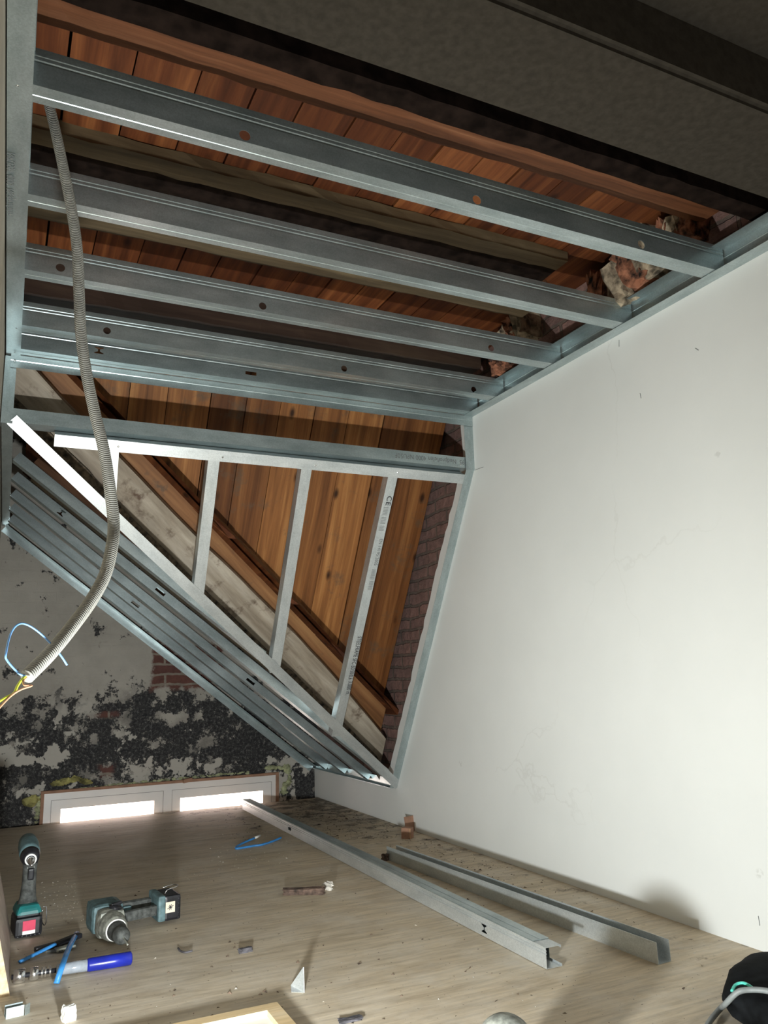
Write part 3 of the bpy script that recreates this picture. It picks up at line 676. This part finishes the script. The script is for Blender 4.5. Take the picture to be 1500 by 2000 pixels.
# ------------------------------------------------------------------ window in the far wall
win = bpy.data.objects.new('window_1', None); C.objects.link(win); struct(win)
def wbox(bm, x0, x1, z0, z1, y0, y1): box(bm, P(x0, y0, z0), P(x1, y1, z1))
def ringbox(bm, x0, x1, z0, z1, ix0, ix1, iz0, iz1, y0, y1):
    wbox(bm, x0, ix0, z0, z1, y0, y1); wbox(bm, ix1, x1, z0, z1, y0, y1); wbox(bm, ix0, ix1, z0, iz0, y0, y1); wbox(bm, ix0, ix1, iz1, z1, y0, y1)
bm = bmesh.new(); ringbox(bm, .151, .860, -.948, -.316, .171, .846, -.93, -.336, YW-.006, YW+.03); wbox(bm, .4955, .5215, -.93, -.336, YW-.006, YW+.03)
obj('window_frame', bm, M['white_frame'], win)
for x0, x1, g0, g1 in ((.1722, .4943, .199, .468), (.5227, .8448, .548, .817)):
    bm = bmesh.new(); ringbox(bm, x0, x1, -.929, -.3372, g0, g1, -.90, -.363, YW-.0045, YW+.025); sh = obj('window_sash', bm, M['white_frame'], win)
    bm = bmesh.new(); wbox(bm, g0, g1, -.90, -.363, YW+.012, YW+.014); obj('window_pane', bm, M['glass'], sh)
    bm = bmesh.new(); wbox(bm, x0-.0012, x1+.0012, -.931, -.3360, YW+.0, YW+.004)
    bm.free()
for x0, x1 in ((.170, .4965), (.5205, .847)):
    bm = bmesh.new(); ringbox(bm, x0, x1, -.9305, -.3352, x0+.0021, x1-.0021, -.929, -.3374, YW-.0035, YW+.02); obj('window_gasket', bm, M['seal'], win)
bm = bmesh.new(); wbox(bm, .142, .151, -.95, -.308, YW-.012, YW+.02); wbox(bm, .860, .869, -.95, -.308, YW-.012, YW+.02); wbox(bm, .151, .860, -.316, -.308, YW-.012, YW+.02); obj('window_lining', bm, M['cardboard'], win)
def foam(label, pts, rad, mt, seed):
    rnd = random.Random(seed); bm = bmesh.new()
    for a, b in zip(pts, pts[1:]):
        n = max(3, int((Vector(b)-Vector(a)).length/4))
        for i in range(n):
            px = a[0]+(b[0]-a[0])*i/n; py = a[1]+(b[1]-a[1])*i/n; c = U(ay(px+rnd.uniform(-2, 2), py+rnd.uniform(-1.5, 1.5), YW-.004))
            t = bmesh.new(); bmesh.ops.create_icosphere(t, subdivisions=2, radius=1)
            k_ = rnd.choice((.45, .7, 1, 1.1)); sc = Vector((rad*rnd.uniform(.9, 1.7), rad*rnd.uniform(.5, .8), rad*rnd.uniform(.5, 1.0)))*k_
            for v in t.verts: v.co = c + Vector((v.co.x*sc.x, v.co.y*sc.y, v.co.z*sc.z))*(1+rnd.uniform(-.3, .25))
            join(bm, t)
    return tag(obj('foam_bead', bm, M[mt]), label, 'foam', 'foam beads round the window')
foam('yellow foam blob at the upper left corner of the window', [(50, 1568), (66, 1556), (58, 1578)], .028, 'foam', 1)
foam('green-yellow foam bead running down the left side of the window', [(78, 1552), (74, 1580), (70, 1612)], .012, 'foam_pale', 2)
foam('yellow foam bead above the left half of the window', [(110, 1530), (150, 1522), (175, 1530)], .018, 'foam', 3)
foam('pale green foam bead above the middle of the window', [(160, 1540), (220, 1533), (300, 1526), (400, 1516), (490, 1508)], .0075, 'foam_pale', 4)
foam('green-yellow foam blob at the upper right corner of the window', [(520, 1500), (560, 1500), (566, 1520), (556, 1540), (552, 1556)], .020, 'foam_pale', 5)
a = U(ay(366, 1524, YW-.014)); bm = bmesh.new(); rbox(bm, (0, 0, 0), (.055, .03, .022), (0, -.12, .1), .002); o = obj('wood_wedge', bm, M['cardboard']); o.location = a
tag(o, 'small wooden wedge on top of the window lining', 'wedge')

# ------------------------------------------------------------------ conduit and its wires
cp = [(96, 206, .885), (106, 245, .885), (122, 320, .882), (138, 400, .878), (150, 480, .872), (154, 560, .866), (158, 650, .858), (169, 730, .85), (186, 810, .842), (203, 880, .834), (214, 950, .825), (222, 1020, .815), (219, 1065, .80), (206, 1120, .785), (180, 1170, .765), (140, 1225, .74), (96, 1278, .715), (52, 1322, .695)]
pts = spline([U(ay(*q)) for q in cp], 60)
cond = thing('electrical_conduit', 'grey corrugated conduit hanging from between the first two ceiling joists', 'conduit', pts[0])
def ribs(i, s): return .0098 + .0017*math.copysign(abs(math.sin(s*math.pi/.0042))**.6, 1)
q2 = [pts[0]]; 
for p in pts[1:]:
    while (p-q2[-1]).length > .0007: q2.append(q2[-1]+(p-q2[-1]).normalized()*.0007)
bm = bmesh.new(); tube(bm, q2, ribs, 14); o = obj('conduit_tube', bm, M['conduit'], smooth=True); adopt(o, cond)
def wire(name, label, pix, rad, mt, par=None):
    p_ = spline([U(ay(*q)) for q in pix], 14); bm = bmesh.new(); tube(bm, p_, rad, 10); o = obj(name, bm, M[mt], smooth=True)
    if label: o['label'] = label
    if par: adopt(o, par)
    return o
wire('wire', 'thin blue wire looping up from the conduit end', [(52, 1320, .697), (38, 1316, .693), (14, 1290, .69), (12, 1275, .69), (20, 1240, .70), (33, 1221, .705), (50, 1219, .71), (75, 1234, .715), (104, 1262, .72), (120, 1282, .722), (131, 1299, .724)], .0016, 'paleblue', cond)
wire('wire', 'yellow-green wire hanging out of the conduit end', [(54, 1318, .697), (43, 1327, .694), (34, 1340, .69), (27, 1354, .685), (12, 1362, .68), (-12, 1377, .675)], .0020, 'yellow', cond)
wire('wire', 'brown wire hanging out of the conduit end', [(56, 1320, .697), (46, 1329, .694), (48, 1338, .69), (62, 1339, .687), (40, 1347, .683), (18, 1362, .68), (-10, 1392, .672)], .0016, 'brownwire', cond)

# ------------------------------------------------------------------ profiles lying on the floor
FZ = ZF+.0008
def spoton(p0, p1, px, py, plane_x):
    q = ax(px, py, plane_x); return (q.y-p0)*S, (q.z-FZ)*S
web_h = .0268*S
hA = spoton(.963, 0, 945, 1813, .698); hB = spoton(.963, 0, 568, 1623, .713)
a, b = P(.6965, .963, FZ), P(.7150, 2.52, FZ)
pts_ = [(B50*.98, -.006), (B50*.98, 0), (0, 0), (0, -web_h*.66), (.0016, -web_h*.70), (0, -web_h*.74), (0, -web_h*.80), (.0016, -web_h*.84), (0, -web_h*.88), (0, -web_h), (B50*.98, -web_h), (B50*.98, -web_h+.006)]
def holeIz(x, z, s):
    def fn(b_):
        q = [(-.020,.016),(.020,.016),(.020,.012),(.004,.005),(.004,-.005),(.020,-.012),(.020,-.016),(-.020,-.016),(-.020,-.012),(-.004,-.005),(-.004,.005),(-.020,.012)]
        prism(b_, [(x+k*s, -.008, -z+c*s) for k, c in q], (0, .016, 0))
    return fn
profile('floor_stud', 'long metal stud lying on the floor, punched with an H-shaped hole near its end', 'stud', a, b, (1, 0, 0), pts_, 'galv_bright', [holeIz(hA[0], web_h*.42, .72), lambda bb: box(bb, (hB[0]-.024, -.008, -web_h*.62), (hB[0]+.024, .008, -web_h*.34))], 'metal profiles lying on the floor')
a, b = P(.6965+.0275, .992, FZ), P(.7150+.0275, 2.53, FZ); lid = web_h+.0022
profile('floor_stud', 'second metal stud closed over the long one on the floor, set back a little', 'stud', a, b, (-1, 0, 0), [(B50*.98, lid-.006), (B50*.98, lid), (B50*.6, lid), (B50*.56, lid-.002), (B50*.52, lid), (0, lid), (0, .0)], 'galv', None, 'metal profiles lying on the floor')
a, b = P(.838, .902, FZ), P(.7985, 1.665, FZ)
profile('floor_channel', 'open U-shaped metal channel lying on the floor nearest the white wall', 'channel', a, b, (1, 0, 0), [(-.001, -B50*1.03), (0, 0), (.0235*S, 0), (.0225*S, -B50*1.03)], 'galv_bright', None, 'metal profiles lying on the floor')

# ------------------------------------------------------------------ cordless impact driver, standing on its battery
def place(o, p, rz=0, rx=0, ry=0): o.location = p; o.rotation_euler = (rx, ry, rz)
base = U(az(55, 1832, ZF)); drv = thing('impact_driver', 'small teal cordless driver standing on its battery with a red label', 'power tool', (0, 0, 0))
bm = bmesh.new(); rbox(bm, (0, .052, .030), (.078, .110, .056), None, .010); rbox(bm, (0, .060, .060), (.066, .090, .014), None, .005)
for k in range(6): rbox(bm, (-.03+.012*k, -.003, .008), (.005, .006, .004), None, .001)
bat = obj('battery', bm, M['black'], drv)
bm = bmesh.new(); rbox(bm, (0, -.0042, .036), (.036, .0012, .028)); obj('battery_label', bm, M['red'], bat)
bm = bmesh.new(); rbox(bm, (0, -.0042, .017), (.036, .0014, .010)); obj('battery_label', bm, M['white'], bat)
bm = bmesh.new(); rbox(bm, (0, .052, .078), (.080, .112, .028), None, .012, (.72, .75)); obj('foot_housing', bm, M['teal'], drv)
bm = bmesh.new(); lathe(bm, (0, .055, .085), (0, -.10, 1), [(0, .030), (.02, .024), (.06, .0205), (.11, .0205), (.135, .024)], 20); gp = obj('grip', bm, M['rubber'], drv, smooth=True)
bm = bmesh.new(); rbox(bm, (0, .018, .178), (.018, .016, .034), (.1, 0, 0), .005); obj('trigger', bm, M['black'], drv)
bm = bmesh.new(); rbox(bm, (0, .030, .198), (.022, .010, .008), None, .002); obj('work_lamp', bm, M['white'], drv)
bm = bmesh.new(); lathe(bm, (.006, .165, .252), (-.06, -1, -.22), [(0, .018), (.004, .027), (.04, .031), (.09, .031), (.118, .029)], 26); obj('motor_housing', bm, M['teal_dusty'], drv, smooth=True)
hd = Vector((-.06, -1, -.22)).normalized(); hp = Vector((.006, .165, .252))+hd*.118
bm = bmesh.new(); lathe(bm, hp, hd, [(0, .0295), (.012, .028), (.026, .023), (.030, .018)], 26); obj('nose_cone', bm, M['black'], drv, smooth=True)
bm = bmesh.new(); lathe(bm, hp+hd*.026, hd, [(0, .0175), (.006, .0175), (.0062, .013), (.002, .013)], 26); obj('lamp_ring', bm, M['white'], drv, smooth=True)
bm = bmesh.new(); lathe(bm, hp+hd*.024, hd, [(0, .012), (.022, .0105), (.024, .006), (.05, .0045), (.052, .0035)], 18); obj('bit_holder', bm, M['chrome'], drv, smooth=True)
bm = bmesh.new(); p_ = spline([Vector(v) for v in ((.042, .03, .075), (.052, .03, .07), (.054, .03, .03), (.050, .04, .018), (.046, .06, .03), (.046, .06, .06))], 6); tube(bm, p_, .0016, 8); obj('belt_hook', bm, M['chrome'], drv, smooth=True)
place(drv, base+Vector((0, .0, .0)), .10)
drv.scale = (1.0, 1.0, 1.0)

# ------------------------------------------------------------------ rotary hammer drill lying on its side (local +x = chuck, +y = handle end)
dr = thing('hammer_drill', 'dusty cordless hammer drill lying on its side, chuck towards the viewer', 'power tool', (0, 0, 0))
bm = bmesh.new(); rbox(bm, (-.075, .0, .052), (.115, .100, .088), None, .018); obj('motor_housing', bm, M['teal_dusty'], dr)
bm = bmesh.new(); rbox(bm, (.005, .0, .048), (.075, .092, .084), None, .022, (.9, .9)); lathe(bm, (.030, -.002, .045), (1, 0, 0), [(0, .044), (.02, .043), (.055, .038), (.066, .032)], 28); obj('gear_housing', bm, M['dustymetal'], dr, smooth=False)
bm = bmesh.new(); lathe(bm, (.094, -.002, .045), (1, 0, 0), [(0, .031), (.003, .034), (.006, .031)], 28); obj('front_ring', bm, M['white'], dr, smooth=True)['label'] = 'pale worn ring behind the chuck'
bm = bmesh.new(); lathe(bm, (.098, -.002, .045), (1, 0, 0), [(0, .030), (.018, .028), (.026, .026), (.040, .0225), (.046, .0255), (.070, .0245), (.082, .020), (.090, .012), (.088, .0055)], 28); ch = obj('chuck', bm, M['rubber'], dr, smooth=True)
bm = bmesh.new(); cyl(bm, (.180, -.002, .045), (.235, -.002, .038), .0032, .0026, 10); obj('drill_bit', bm, M['dustymetal'], dr)
bm = bmesh.new(); lathe(bm, (.012, .012, .088), (0, .3, 1), [(0, .020), (.006, .021), (.010, .018), (.011, 0)], 20); rbox(bm, (.012, .016, .102), (.010, .036, .010), (.1, 0, .2), .003); obj('mode_knob', bm, M['black'], dr)
bm = bmesh.new(); rbox(bm, (-.125, .105, .050), (.034, .130, .042), (0, 0, .0), .013); obj('grip', bm, M['rubber'], dr)
bm = bmesh.new(); rbox(bm, (-.045, .110, .045), (.026, .120, .034), (0, 0, .12), .010); obj('front_bow', bm, M['rubber'], dr)
bm = bmesh.new(); rbox(bm, (-.100, .068, .052), (.022, .050, .020), None, .006); obj('trigger', bm, M['teal_dusty'], dr)
bm = bmesh.new(); rbox(bm, (-.088, .178, .050), (.125, .026, .082), None, .008); obj('foot_housing', bm, M['teal_dusty'], dr)
bm = bmesh.new(); rbox(bm, (-.088, .216, .048), (.118, .058, .080), None, .009)
for k in range(5): rbox(bm, (-.125+.018*k, .246, .048), (.006, .003, .06), None, .001)
for k in range(5): rbox(bm, (-.028, .236, .016+.015*k), (.004, .006, .005), None, .001)
b2 = obj('battery', bm, M['black'], dr)
bm = bmesh.new(); rbox(bm, (-.0285, .207, .052), (.0014, .032, .034)); lb = obj('battery_label', bm, M['label'], b2)
bm = bmesh.new()
for k in range(4): rbox(bm, (-.0275, .207, .052), (.0008, .022-.003*k, .0022), (math.pi*k/4+.4, 0, 0))
obj('label_mark', bm, M['ink'], lb)
bm = bmesh.new(); p_ = spline([Vector(v) for v in ((-.04, .19, .094), (-.04, .20, .106), (-.06, .24, .108), (-.10, .24, .106), (-.11, .20, .098))], 6); tube(bm, p_, .0018, 8); obj('belt_hook', bm, M['chrome'], dr, smooth=True)
c0 = U(az(222, 1808, ZF+.025)); place(dr, (c0.x-.004, c0.y+.055, .001), -math.radians(84)); dr.scale = (.93, .93, .93)

# ------------------------------------------------------------------ small things on the floor
def floor_pt(px, py, h=0): v = U(az(px, py, ZF+h/S)); return v
def strip_tube(name, label, cat, pix, rad, mt, h=None, group=None, flat=.5):
    h = rad*flat+.0005 if h is None else h
    hh = h if hasattr(h, '__len__') else [h]*len(pix)
    p_ = spline([floor_pt(x, y, z) for (x, y), z in zip(pix, hh)], 8); bm = bmesh.new(); tube(bm, p_, rad, 10)
    z0 = lambda v: v
    if flat != 1:
        cz = sum(p.z for p in p_)/len(p_)
        for v in bm.verts:
            n = min(p_, key=lambda p: (p-v.co).length_squared); v.co.z = n.z+(v.co.z-n.z)*flat
    return tag(obj(name, bm, M[mt], smooth=True), label, cat, group)
G = 'scraps of blue wire on the floor'
sw = thing('blue_wire_scrap', 'bent V-shaped scrap of blue wire with a bare white tip by the long stud', 'wire scrap', floor_pt(462, 1656), group=G)
bm = bmesh.new(); tube(bm, spline([floor_pt(*q) for q in ((497, 1637, .012), (478, 1645, .008), (463, 1653, .004), (461, 1657, .004), (472, 1656, .004), (495, 1652, .004), (510, 1650, .005), (530, 1644, .006), (549, 1636, .008))], 8), .0048, 10); adopt(obj('insulation', bm, M['blue'], smooth=True), sw)
bm = bmesh.new(); tube(bm, [floor_pt(497, 1637, .012), floor_pt(508, 1632, .014)], .0052, 10); adopt(obj('bare_tip', bm, M['white'], smooth=True), sw)
strip_tube('blue_wire_scrap', 'straight blue strip pointing at the driver battery, left of the clear tool', 'wire scrap', [(38, 1879), (72, 1862), (108, 1844)], .0072, 'blue', [.005, .012, .020], G, .6)
strip_tube('blue_wire_scrap', 'straight blue strip lying across the clear and blue tool', 'wire scrap', [(110, 1921), (122, 1885), (134, 1853), (150, 1822)], .0078, 'blue', [.004, .036, .030, .012], G, .6)
# clear and blue tool with steel end
tl = thing('glue_tool', 'clear plastic and blue hand tool with steel rings at its left end', 'hand tool', floor_pt(140, 1895))
A_, B_ = floor_pt(22, 1909, .018), floor_pt(258, 1871, .018); ln = (B_-A_).length; dx = (B_-A_).normalized()
def seg_(name, a, b, prof, mt, par=tl):
    bm = bmesh.new(); lathe(bm, A_+dx*ln*a, dx, [(t*(b-a)*ln, rr) for t, rr in prof], 22); o = obj(name, bm, M[mt], smooth=True); adopt(o, par); return o
seg_('steel_ring', .015, .11, [(0, .010), (.03, .0165), (.97, .0165), (1, .011)], 'chrome'); seg_('shaft', .0, .38, [(0, .006), (1, .006)], 'black')
seg_('steel_ring', .145, .215, [(0, .011), (.03, .0155), (.97, .0155), (1, .011)], 'chrome')
for a in (.235, .262, .30): seg_('steel_nut', a, a+.018, [(0, .008), (.1, .0125), (.9, .0125), (1, .008)], 'chrome')
seg_('clear_barrel', .36, .625, [(0, .010), (.05, .0135), (.95, .0145), (1, .012)], 'clear')
cb = seg_('blue_cap', .615, 1.0, [(0, .0150), (.05, .0165), (.6, .0170), (.97, .0170), (1, .011)], 'navy')
for q in (cb,):
    for v in q.data.vertices: pass
# black and grey hand tool under the strips
sn = thing('hand_snips', 'black hand tool with grey jaws between the driver and the hammer drill', 'hand tool', floor_pt(112, 1848))
def bar(name, p_, q_, w_, h_, mt, par, tw=0):
    a, b = Vector(p_), Vector(q_); mw = frame_mat(a, b-a, Vector((0, 0, 1)).cross(b-a)); bm = bmesh.new(); L_ = (b-a).length
    rbox(bm, (L_/2, 0, 0), (L_, w_, h_), None, min(w_, h_)*.3); o = obj(name, bm, M[mt], None, mw); adopt(o, par); return o
bar('handle', floor_pt(68, 1856, .01), floor_pt(116, 1843, .012), .022, .014, 'black', sn); bar('handle', floor_pt(112, 1844, .012), floor_pt(156, 1826, .014), .024, .014, 'black', sn)
bar('jaw', floor_pt(108, 1856, .008), floor_pt(146, 1846, .010), .026, .008, 'dustymetal', sn); bar('spring', floor_pt(90, 1858, .006), floor_pt(122, 1858, .006), .006, .006, 'rubber', sn)
# offcuts
def jag(name, label, cat, loc, size, mt, seed, rz=0, group=None, amp=.12, h=None):
    rnd = random.Random(seed); bm = bmesh.new(); bmesh.ops.create_cube(bm, size=1); bmesh.ops.subdivide_edges(bm, edges=list(bm.edges), cuts=3, use_grid_fill=True)
    for v in bm.verts:
        e = Vector([rnd.uniform(-amp, amp) for _ in range(3)]); v.co = Vector(((v.co.x+e.x*.6)*size[0], (v.co.y+e.y)*size[1], (v.co.z+(e.z if v.co.z > -.49 else 0))*size[2]))
    o = obj(name, bm, M[mt]); o.location = Vector(loc)+Vector((0, 0, size[2]/2 if h is None else h)); o.rotation_euler[2] = rz; return tag(o, label, cat, group)
a, b = floor_pt(557, 1748), floor_pt(634, 1747)
jag('wood_chip', 'flat dark brown wood chip in the middle of the floor', 'wood chip', (a+b)/2+Vector((0, .01, 0)), ((b-a).length, .030, .020), 'barkchip', 4, math.atan2((b-a).y, (b-a).x), amp=.10)
jag('plaster_crumb', 'small white plaster crumbs at the right end of the dark wood chip', 'crumb', floor_pt(640, 1737), (.022, .03, .022), 'debris_pale', 9, .4, amp=.35)
jag('dark_lump', 'small dark lump at the far end of the open channel', 'rubble', floor_pt(757, 1679), (.036, .03, .022), 'barkchip', 12, .3, amp=.25)
o = jag('foam_crumb', 'white lump at the front left of the floor', 'crumb', floor_pt(133, 1993), (.026, .022, .030), 'white', 15, .3, amp=.10)
jag('slate_chip', 'curved grey chip beside the hammer drill', 'chip', floor_pt(479, 1860), (.036, .012, .012), 'slate', 21, .1, 'grey chips on the floor')
jag('slate_chip', 'pointed grey chip at the bottom edge in front of the metal shard', 'chip', floor_pt(684, 1994), (.052, .018, .006), 'slate', 22, -.1, 'grey chips on the floor')
bm = bmesh.new(); tube(bm, spline([floor_pt(*q) for q in ((348, 1852, .003), (352, 1857, .004), (362, 1860, .006), (376, 1857, .008))], 6), .0028, 8)
tag(obj('shaving', bm, M['slate'], smooth=True), 'thin curled grey shaving between the hammer drill and the curved chip', 'shaving')
# folded metal shard standing up
A1, B1 = floor_pt(569, 1938), floor_pt(594, 1939); ap_ = U(ay(592.5, 1889, (B1.y+.012)/S)); lo = U(ay(568, 1925, (A1.y+.02)/S)); bk = floor_pt(584, 1921)
bm = bmesh.new()
for tri in ((A1, B1, lo), (B1, ap_, lo), (B1, bk, ap_)):
    n = (tri[1]-tri[0]).cross(tri[2]-tri[0]).normalized(); prism(bm, list(tri), n*.0012)
tag(obj('metal_shard', bm, M['galv_bright']), 'pointed folded scrap of sheet metal standing on the floor', 'metal scrap')
# bent metal offcut at the bottom left
a = floor_pt(34, 1986); bm = bmesh.new(); sheet_profile(bm, [(0, .030), (0, 0), (.03, 0), (.03, .030)], -.040, .022, .0014); rbox(bm, (.034, .002, .015), (.022, .0014, .030), (0, 0, .5))
o = obj('metal_offcut', bm, M['galv']); place(o, a, .12); o.scale = (.62, .8, .75); tag(o, 'short grey U-shaped metal offcut in the lower left corner', 'metal scrap')
# block and cardboard flap by the right wall
c = floor_pt(796, 1637); bm = bmesh.new(); rbox(bm, (0, 0, .024), (.040, .048, .048), None, .002); o = obj('wood_block', bm, M['cardboard']); place(o, c, .75)
tag(o, 'small brown wooden block standing on the floor by the white wall', 'block')
bm = bmesh.new(); rbox(bm, (.0206, 0, .024), (.0014, .044, .046)); e_ = obj('sawn_end', bm, M['blockend']); e_.parent = o; e_.rotation_euler = (0, 0, -math.pi/2); e_['label'] = 'lighter sawn end'
c = floor_pt(806, 1626); bm = bmesh.new(); rbox(bm, (0, 0, .036), (.060, .003, .070), (-.18, 0, 0), .001); o = obj('cardboard_flap', bm, M['cardboard']); place(o, c+Vector((.0, .03, 0)), .25)
tag(o, 'piece of brown cardboard standing behind the small block', 'cardboard')
# leaning plywood board at the left edge
hl = .30
def lean(y, bx, px, py):
    q = ay(px, py, y); return Vector((q.x-bx, 0, q.z-ZF))
v1 = lean(1.24, .043, 1, 1846); b1 = Vector((.0435, 1.24, ZF)); q = az(21, 1821, ZF); b2_ = Vector((q.x, q.y, ZF)); k = hl/v1.z
k = min(k, (b1.x-xl(1.24)-.012)/abs(v1.x)) if v1.x < 0 else k
bm = bmesh.new(); th = Vector((-.0115, 0, 0)); quad_ = [b1, b1+v1*k, b2_+v1*k, b2_]
prism(bm, [U(v) for v in quad_], th*S); pb = obj('plywood_board', bm, [M['ply_face'], M['ply_edge']])
for p in pb.data.polygons:
    if p.normal.y < -.7: p.material_index = 1
tag(pb, 'thick plywood board leaning against the left wall, edge on', 'board')
# framed white panel at the bottom edge
h0 = .022; c_ = floor_pt(541, 1957, h0); e1 = floor_pt(340, 1999, h0)-c_; e2 = floor_pt(590, 2000, h0)-c_
fx = e1.normalized(); fy = Vector((0, 0, 1)).cross(fx); fy = fy if fy.dot(e2) > 0 else -fy
mw = frame_mat(Vector((c_.x, c_.y, .0005)), fx, fy); fr_ = thing('framed_panel', 'pale wooden frame round a white panel, cut off by the bottom edge', 'frame', mw=mw); sg = 1 if mw.col[2].z > 0 else -1
def fbox(name, a, b, mt):
    bm = bmesh.new(); box(bm, (a[0], a[1], min(a[2]*sg, b[2]*sg)), (b[0], b[1], max(a[2]*sg, b[2]*sg))); return obj(name, bm, M[mt], fr_)
LX, LY, rw = .50, .30, .034
fbox('rail', (0, 0, 0), (LX, rw, h0), 'newwood'); fbox('rail', (0, LY-rw, 0), (LX, LY, h0), 'newwood'); fbox('stile', (0, rw, 0), (rw, LY-rw, h0), 'newwood'); fbox('stile', (LX-rw, rw, 0), (LX, LY-rw, h0), 'newwood')
fbox('panel', (rw, rw, .002), (LX-rw, LY-rw, .010), 'white')
# spray can whose top peeks in at the bottom edge
top = U(az(985, 1981, -.320)); can = thing('flask', 'shiny grey rounded flask top peeking in at the bottom edge', 'flask', (top.x, top.y, .0))
hh = top.z
bm = bmesh.new(); lathe(bm, (0, 0, .0005), (0, 0, 1), [(0, .050), (.006, .054), (hh*.62, .054), (hh*.64, .052)], 40); obj('flask_body', bm, M['galv'], can, smooth=True)
bm = bmesh.new(); lathe(bm, (0, 0, hh*.64), (0, 0, 1), [(hh*(.36*math.sin(t)), .053*math.cos(t)+.0005) for t in [math.pi/2*k/12 for k in range(13)]], 40); obj('domed_lid', bm, M['dustymetal'], can, smooth=True)

# ------------------------------------------------------------------ black bag with mint piping, bottom right
bag = thing('tool_bag', 'black fabric bag with mint green piping in the lower right corner', 'bag', P(.88, .70, ZF))
bm = bmesh.new(); bmesh.ops.create_cube(bm, size=1); bmesh.ops.subdivide_edges(bm, edges=list(bm.edges), cuts=9, use_grid_fill=True)
BX, BY, BZ = .104*S, .104*S, .049*S; rnd = random.Random(5)
for v in bm.verts:
    x, y, z = v.co*2; k = (abs(x)**3.4+abs(y)**3.4+abs(z)**3.4)**(1/3.4); q = Vector((x, y, z))/k
    wv = 1+.016*math.sin(9*q.x+5*q.z)+.014*math.sin(11*q.y-7*q.z+2)
    v.co = Vector((q.x*BX*wv, q.y*BY*wv, max(q.z, -1)*BZ*(.5)*(1.0+.12*math.sin(4*q.x+2*q.y))+BZ*.5+.004))
zmin = min(v.co.z for v in bm.verts)
for v in bm.verts: v.co.z = max(.001, v.co.z-zmin+.001)
body = obj('bag_body', bm, M['fabric'], bag, smooth=True)
bag.location = P(.868, .668, ZF); bag.rotation_euler = (0, 0, .45)

# mint piping and grey cable over the bag
def bagw(v): return bag.matrix_world @ Vector(v)
bpy.context.view_layer.update()
def drape(pix, rad, lift, fallback):
    """curve laid on the bag body along the given sight lines; where a line misses the bag it goes to the floor"""
    from mathutils.bvhtree import BVHTree
    me = body.data; mw = bag.matrix_world; tree = BVHTree.FromPolygons([mw @ v.co for v in me.vertices], [list(p.vertices) for p in me.polygons])
    out = []; eye = Vector((0, 0, EYE*S))
    for px, py in pix:
        dd = ray(px, py).normalized(); loc, n, i, dist = tree.ray_cast(eye, dd)
        if loc is None: loc = floor_pt(px, py, fallback)
        else: loc = loc+n*lift
        out.append(loc)
    return out
mp = drape([(1430, 1937), (1437, 1925), (1450, 1921), (1462, 1925), (1474, 1934)], 0, .001, .02)
bm = bmesh.new(); tube(bm, spline(mp, 6), .0034, 8); o = obj('piping', bm, M['mint'], smooth=True); adopt(o, bag)
cb_ = drape([(1376, 2012), (1390, 1990), (1408, 1969), (1424, 1957), (1445, 1947), (1470, 1943), (1502, 1946), (1530, 1955)], 0, .010, .012)
bm = bmesh.new(); tube(bm, spline(cb_, 8), .0058, 10); tag(obj('cable', bm, M['greycable'], smooth=True), 'thick grey cable lying over the black bag', 'cable')

# ------------------------------------------------------------------ crumbs and dirt on the floor (uncountable)
def scatter(name, label, n, mt, zones, smin, smax, seed, flat=.4):
    rnd = random.Random(seed); bm = bmesh.new()
    for i in range(n):
        zx0, zy0, zx1, zy1 = rnd.choice(zones); px, py = rnd.uniform(zx0, zx1), rnd.uniform(zy0, zy1); w_ = ray(px, py)
        if w_.z >= -.02: continue
        q = az(px, py, ZF)
        if not (xl(1)+.03 < q.x < .985 and .2 < q.y < 2.58): continue
        if q.x > .79 and q.x < .87 and .88 < q.y < 1.68: continue
        if q.x > .68 and q.x < .76 and q.y > .94: continue
        sz = rnd.uniform(smin, smax)*(1 if rnd.random() < .9 else 1.8); c = U(q); t = [Vector((rnd.uniform(-1, 1), rnd.uniform(-1, 1), 0)).normalized()*sz*rnd.uniform(.5, 1) for _ in range(3)]
        base_ = [bm.verts.new(c+v+Vector((0, 0, .0003))) for v in t]; tp = bm.verts.new(c+Vector((0, 0, sz*flat)))
        bm.faces.new(base_)
        for k in range(3): bm.faces.new((base_[k], base_[(k+1) % 3], tp))
    return tag(obj(name, bm, M[mt]), label, 'debris', None, 'stuff')
wide = (0, 1600, 1400, 2000)
scatter('dark_debris', 'dark dirt crumbs scattered over the plywood, densest along the far right wall', 1500, 'debris', [wide, (440, 1590, 760, 1640), (600, 1570, 800, 1640), (760, 1620, 1000, 1720), (860, 1650, 1200, 1760), (560, 1565, 700, 1600)], .002, .0075, 3)
scatter('pale_crumbs', 'tiny pale crumbs and chips scattered over the plywood', 650, 'debris_pale', [wide, (340, 1640, 760, 1760), (80, 1720, 170, 1800), (400, 1620, 560, 1700)], .0012, .0042, 4)
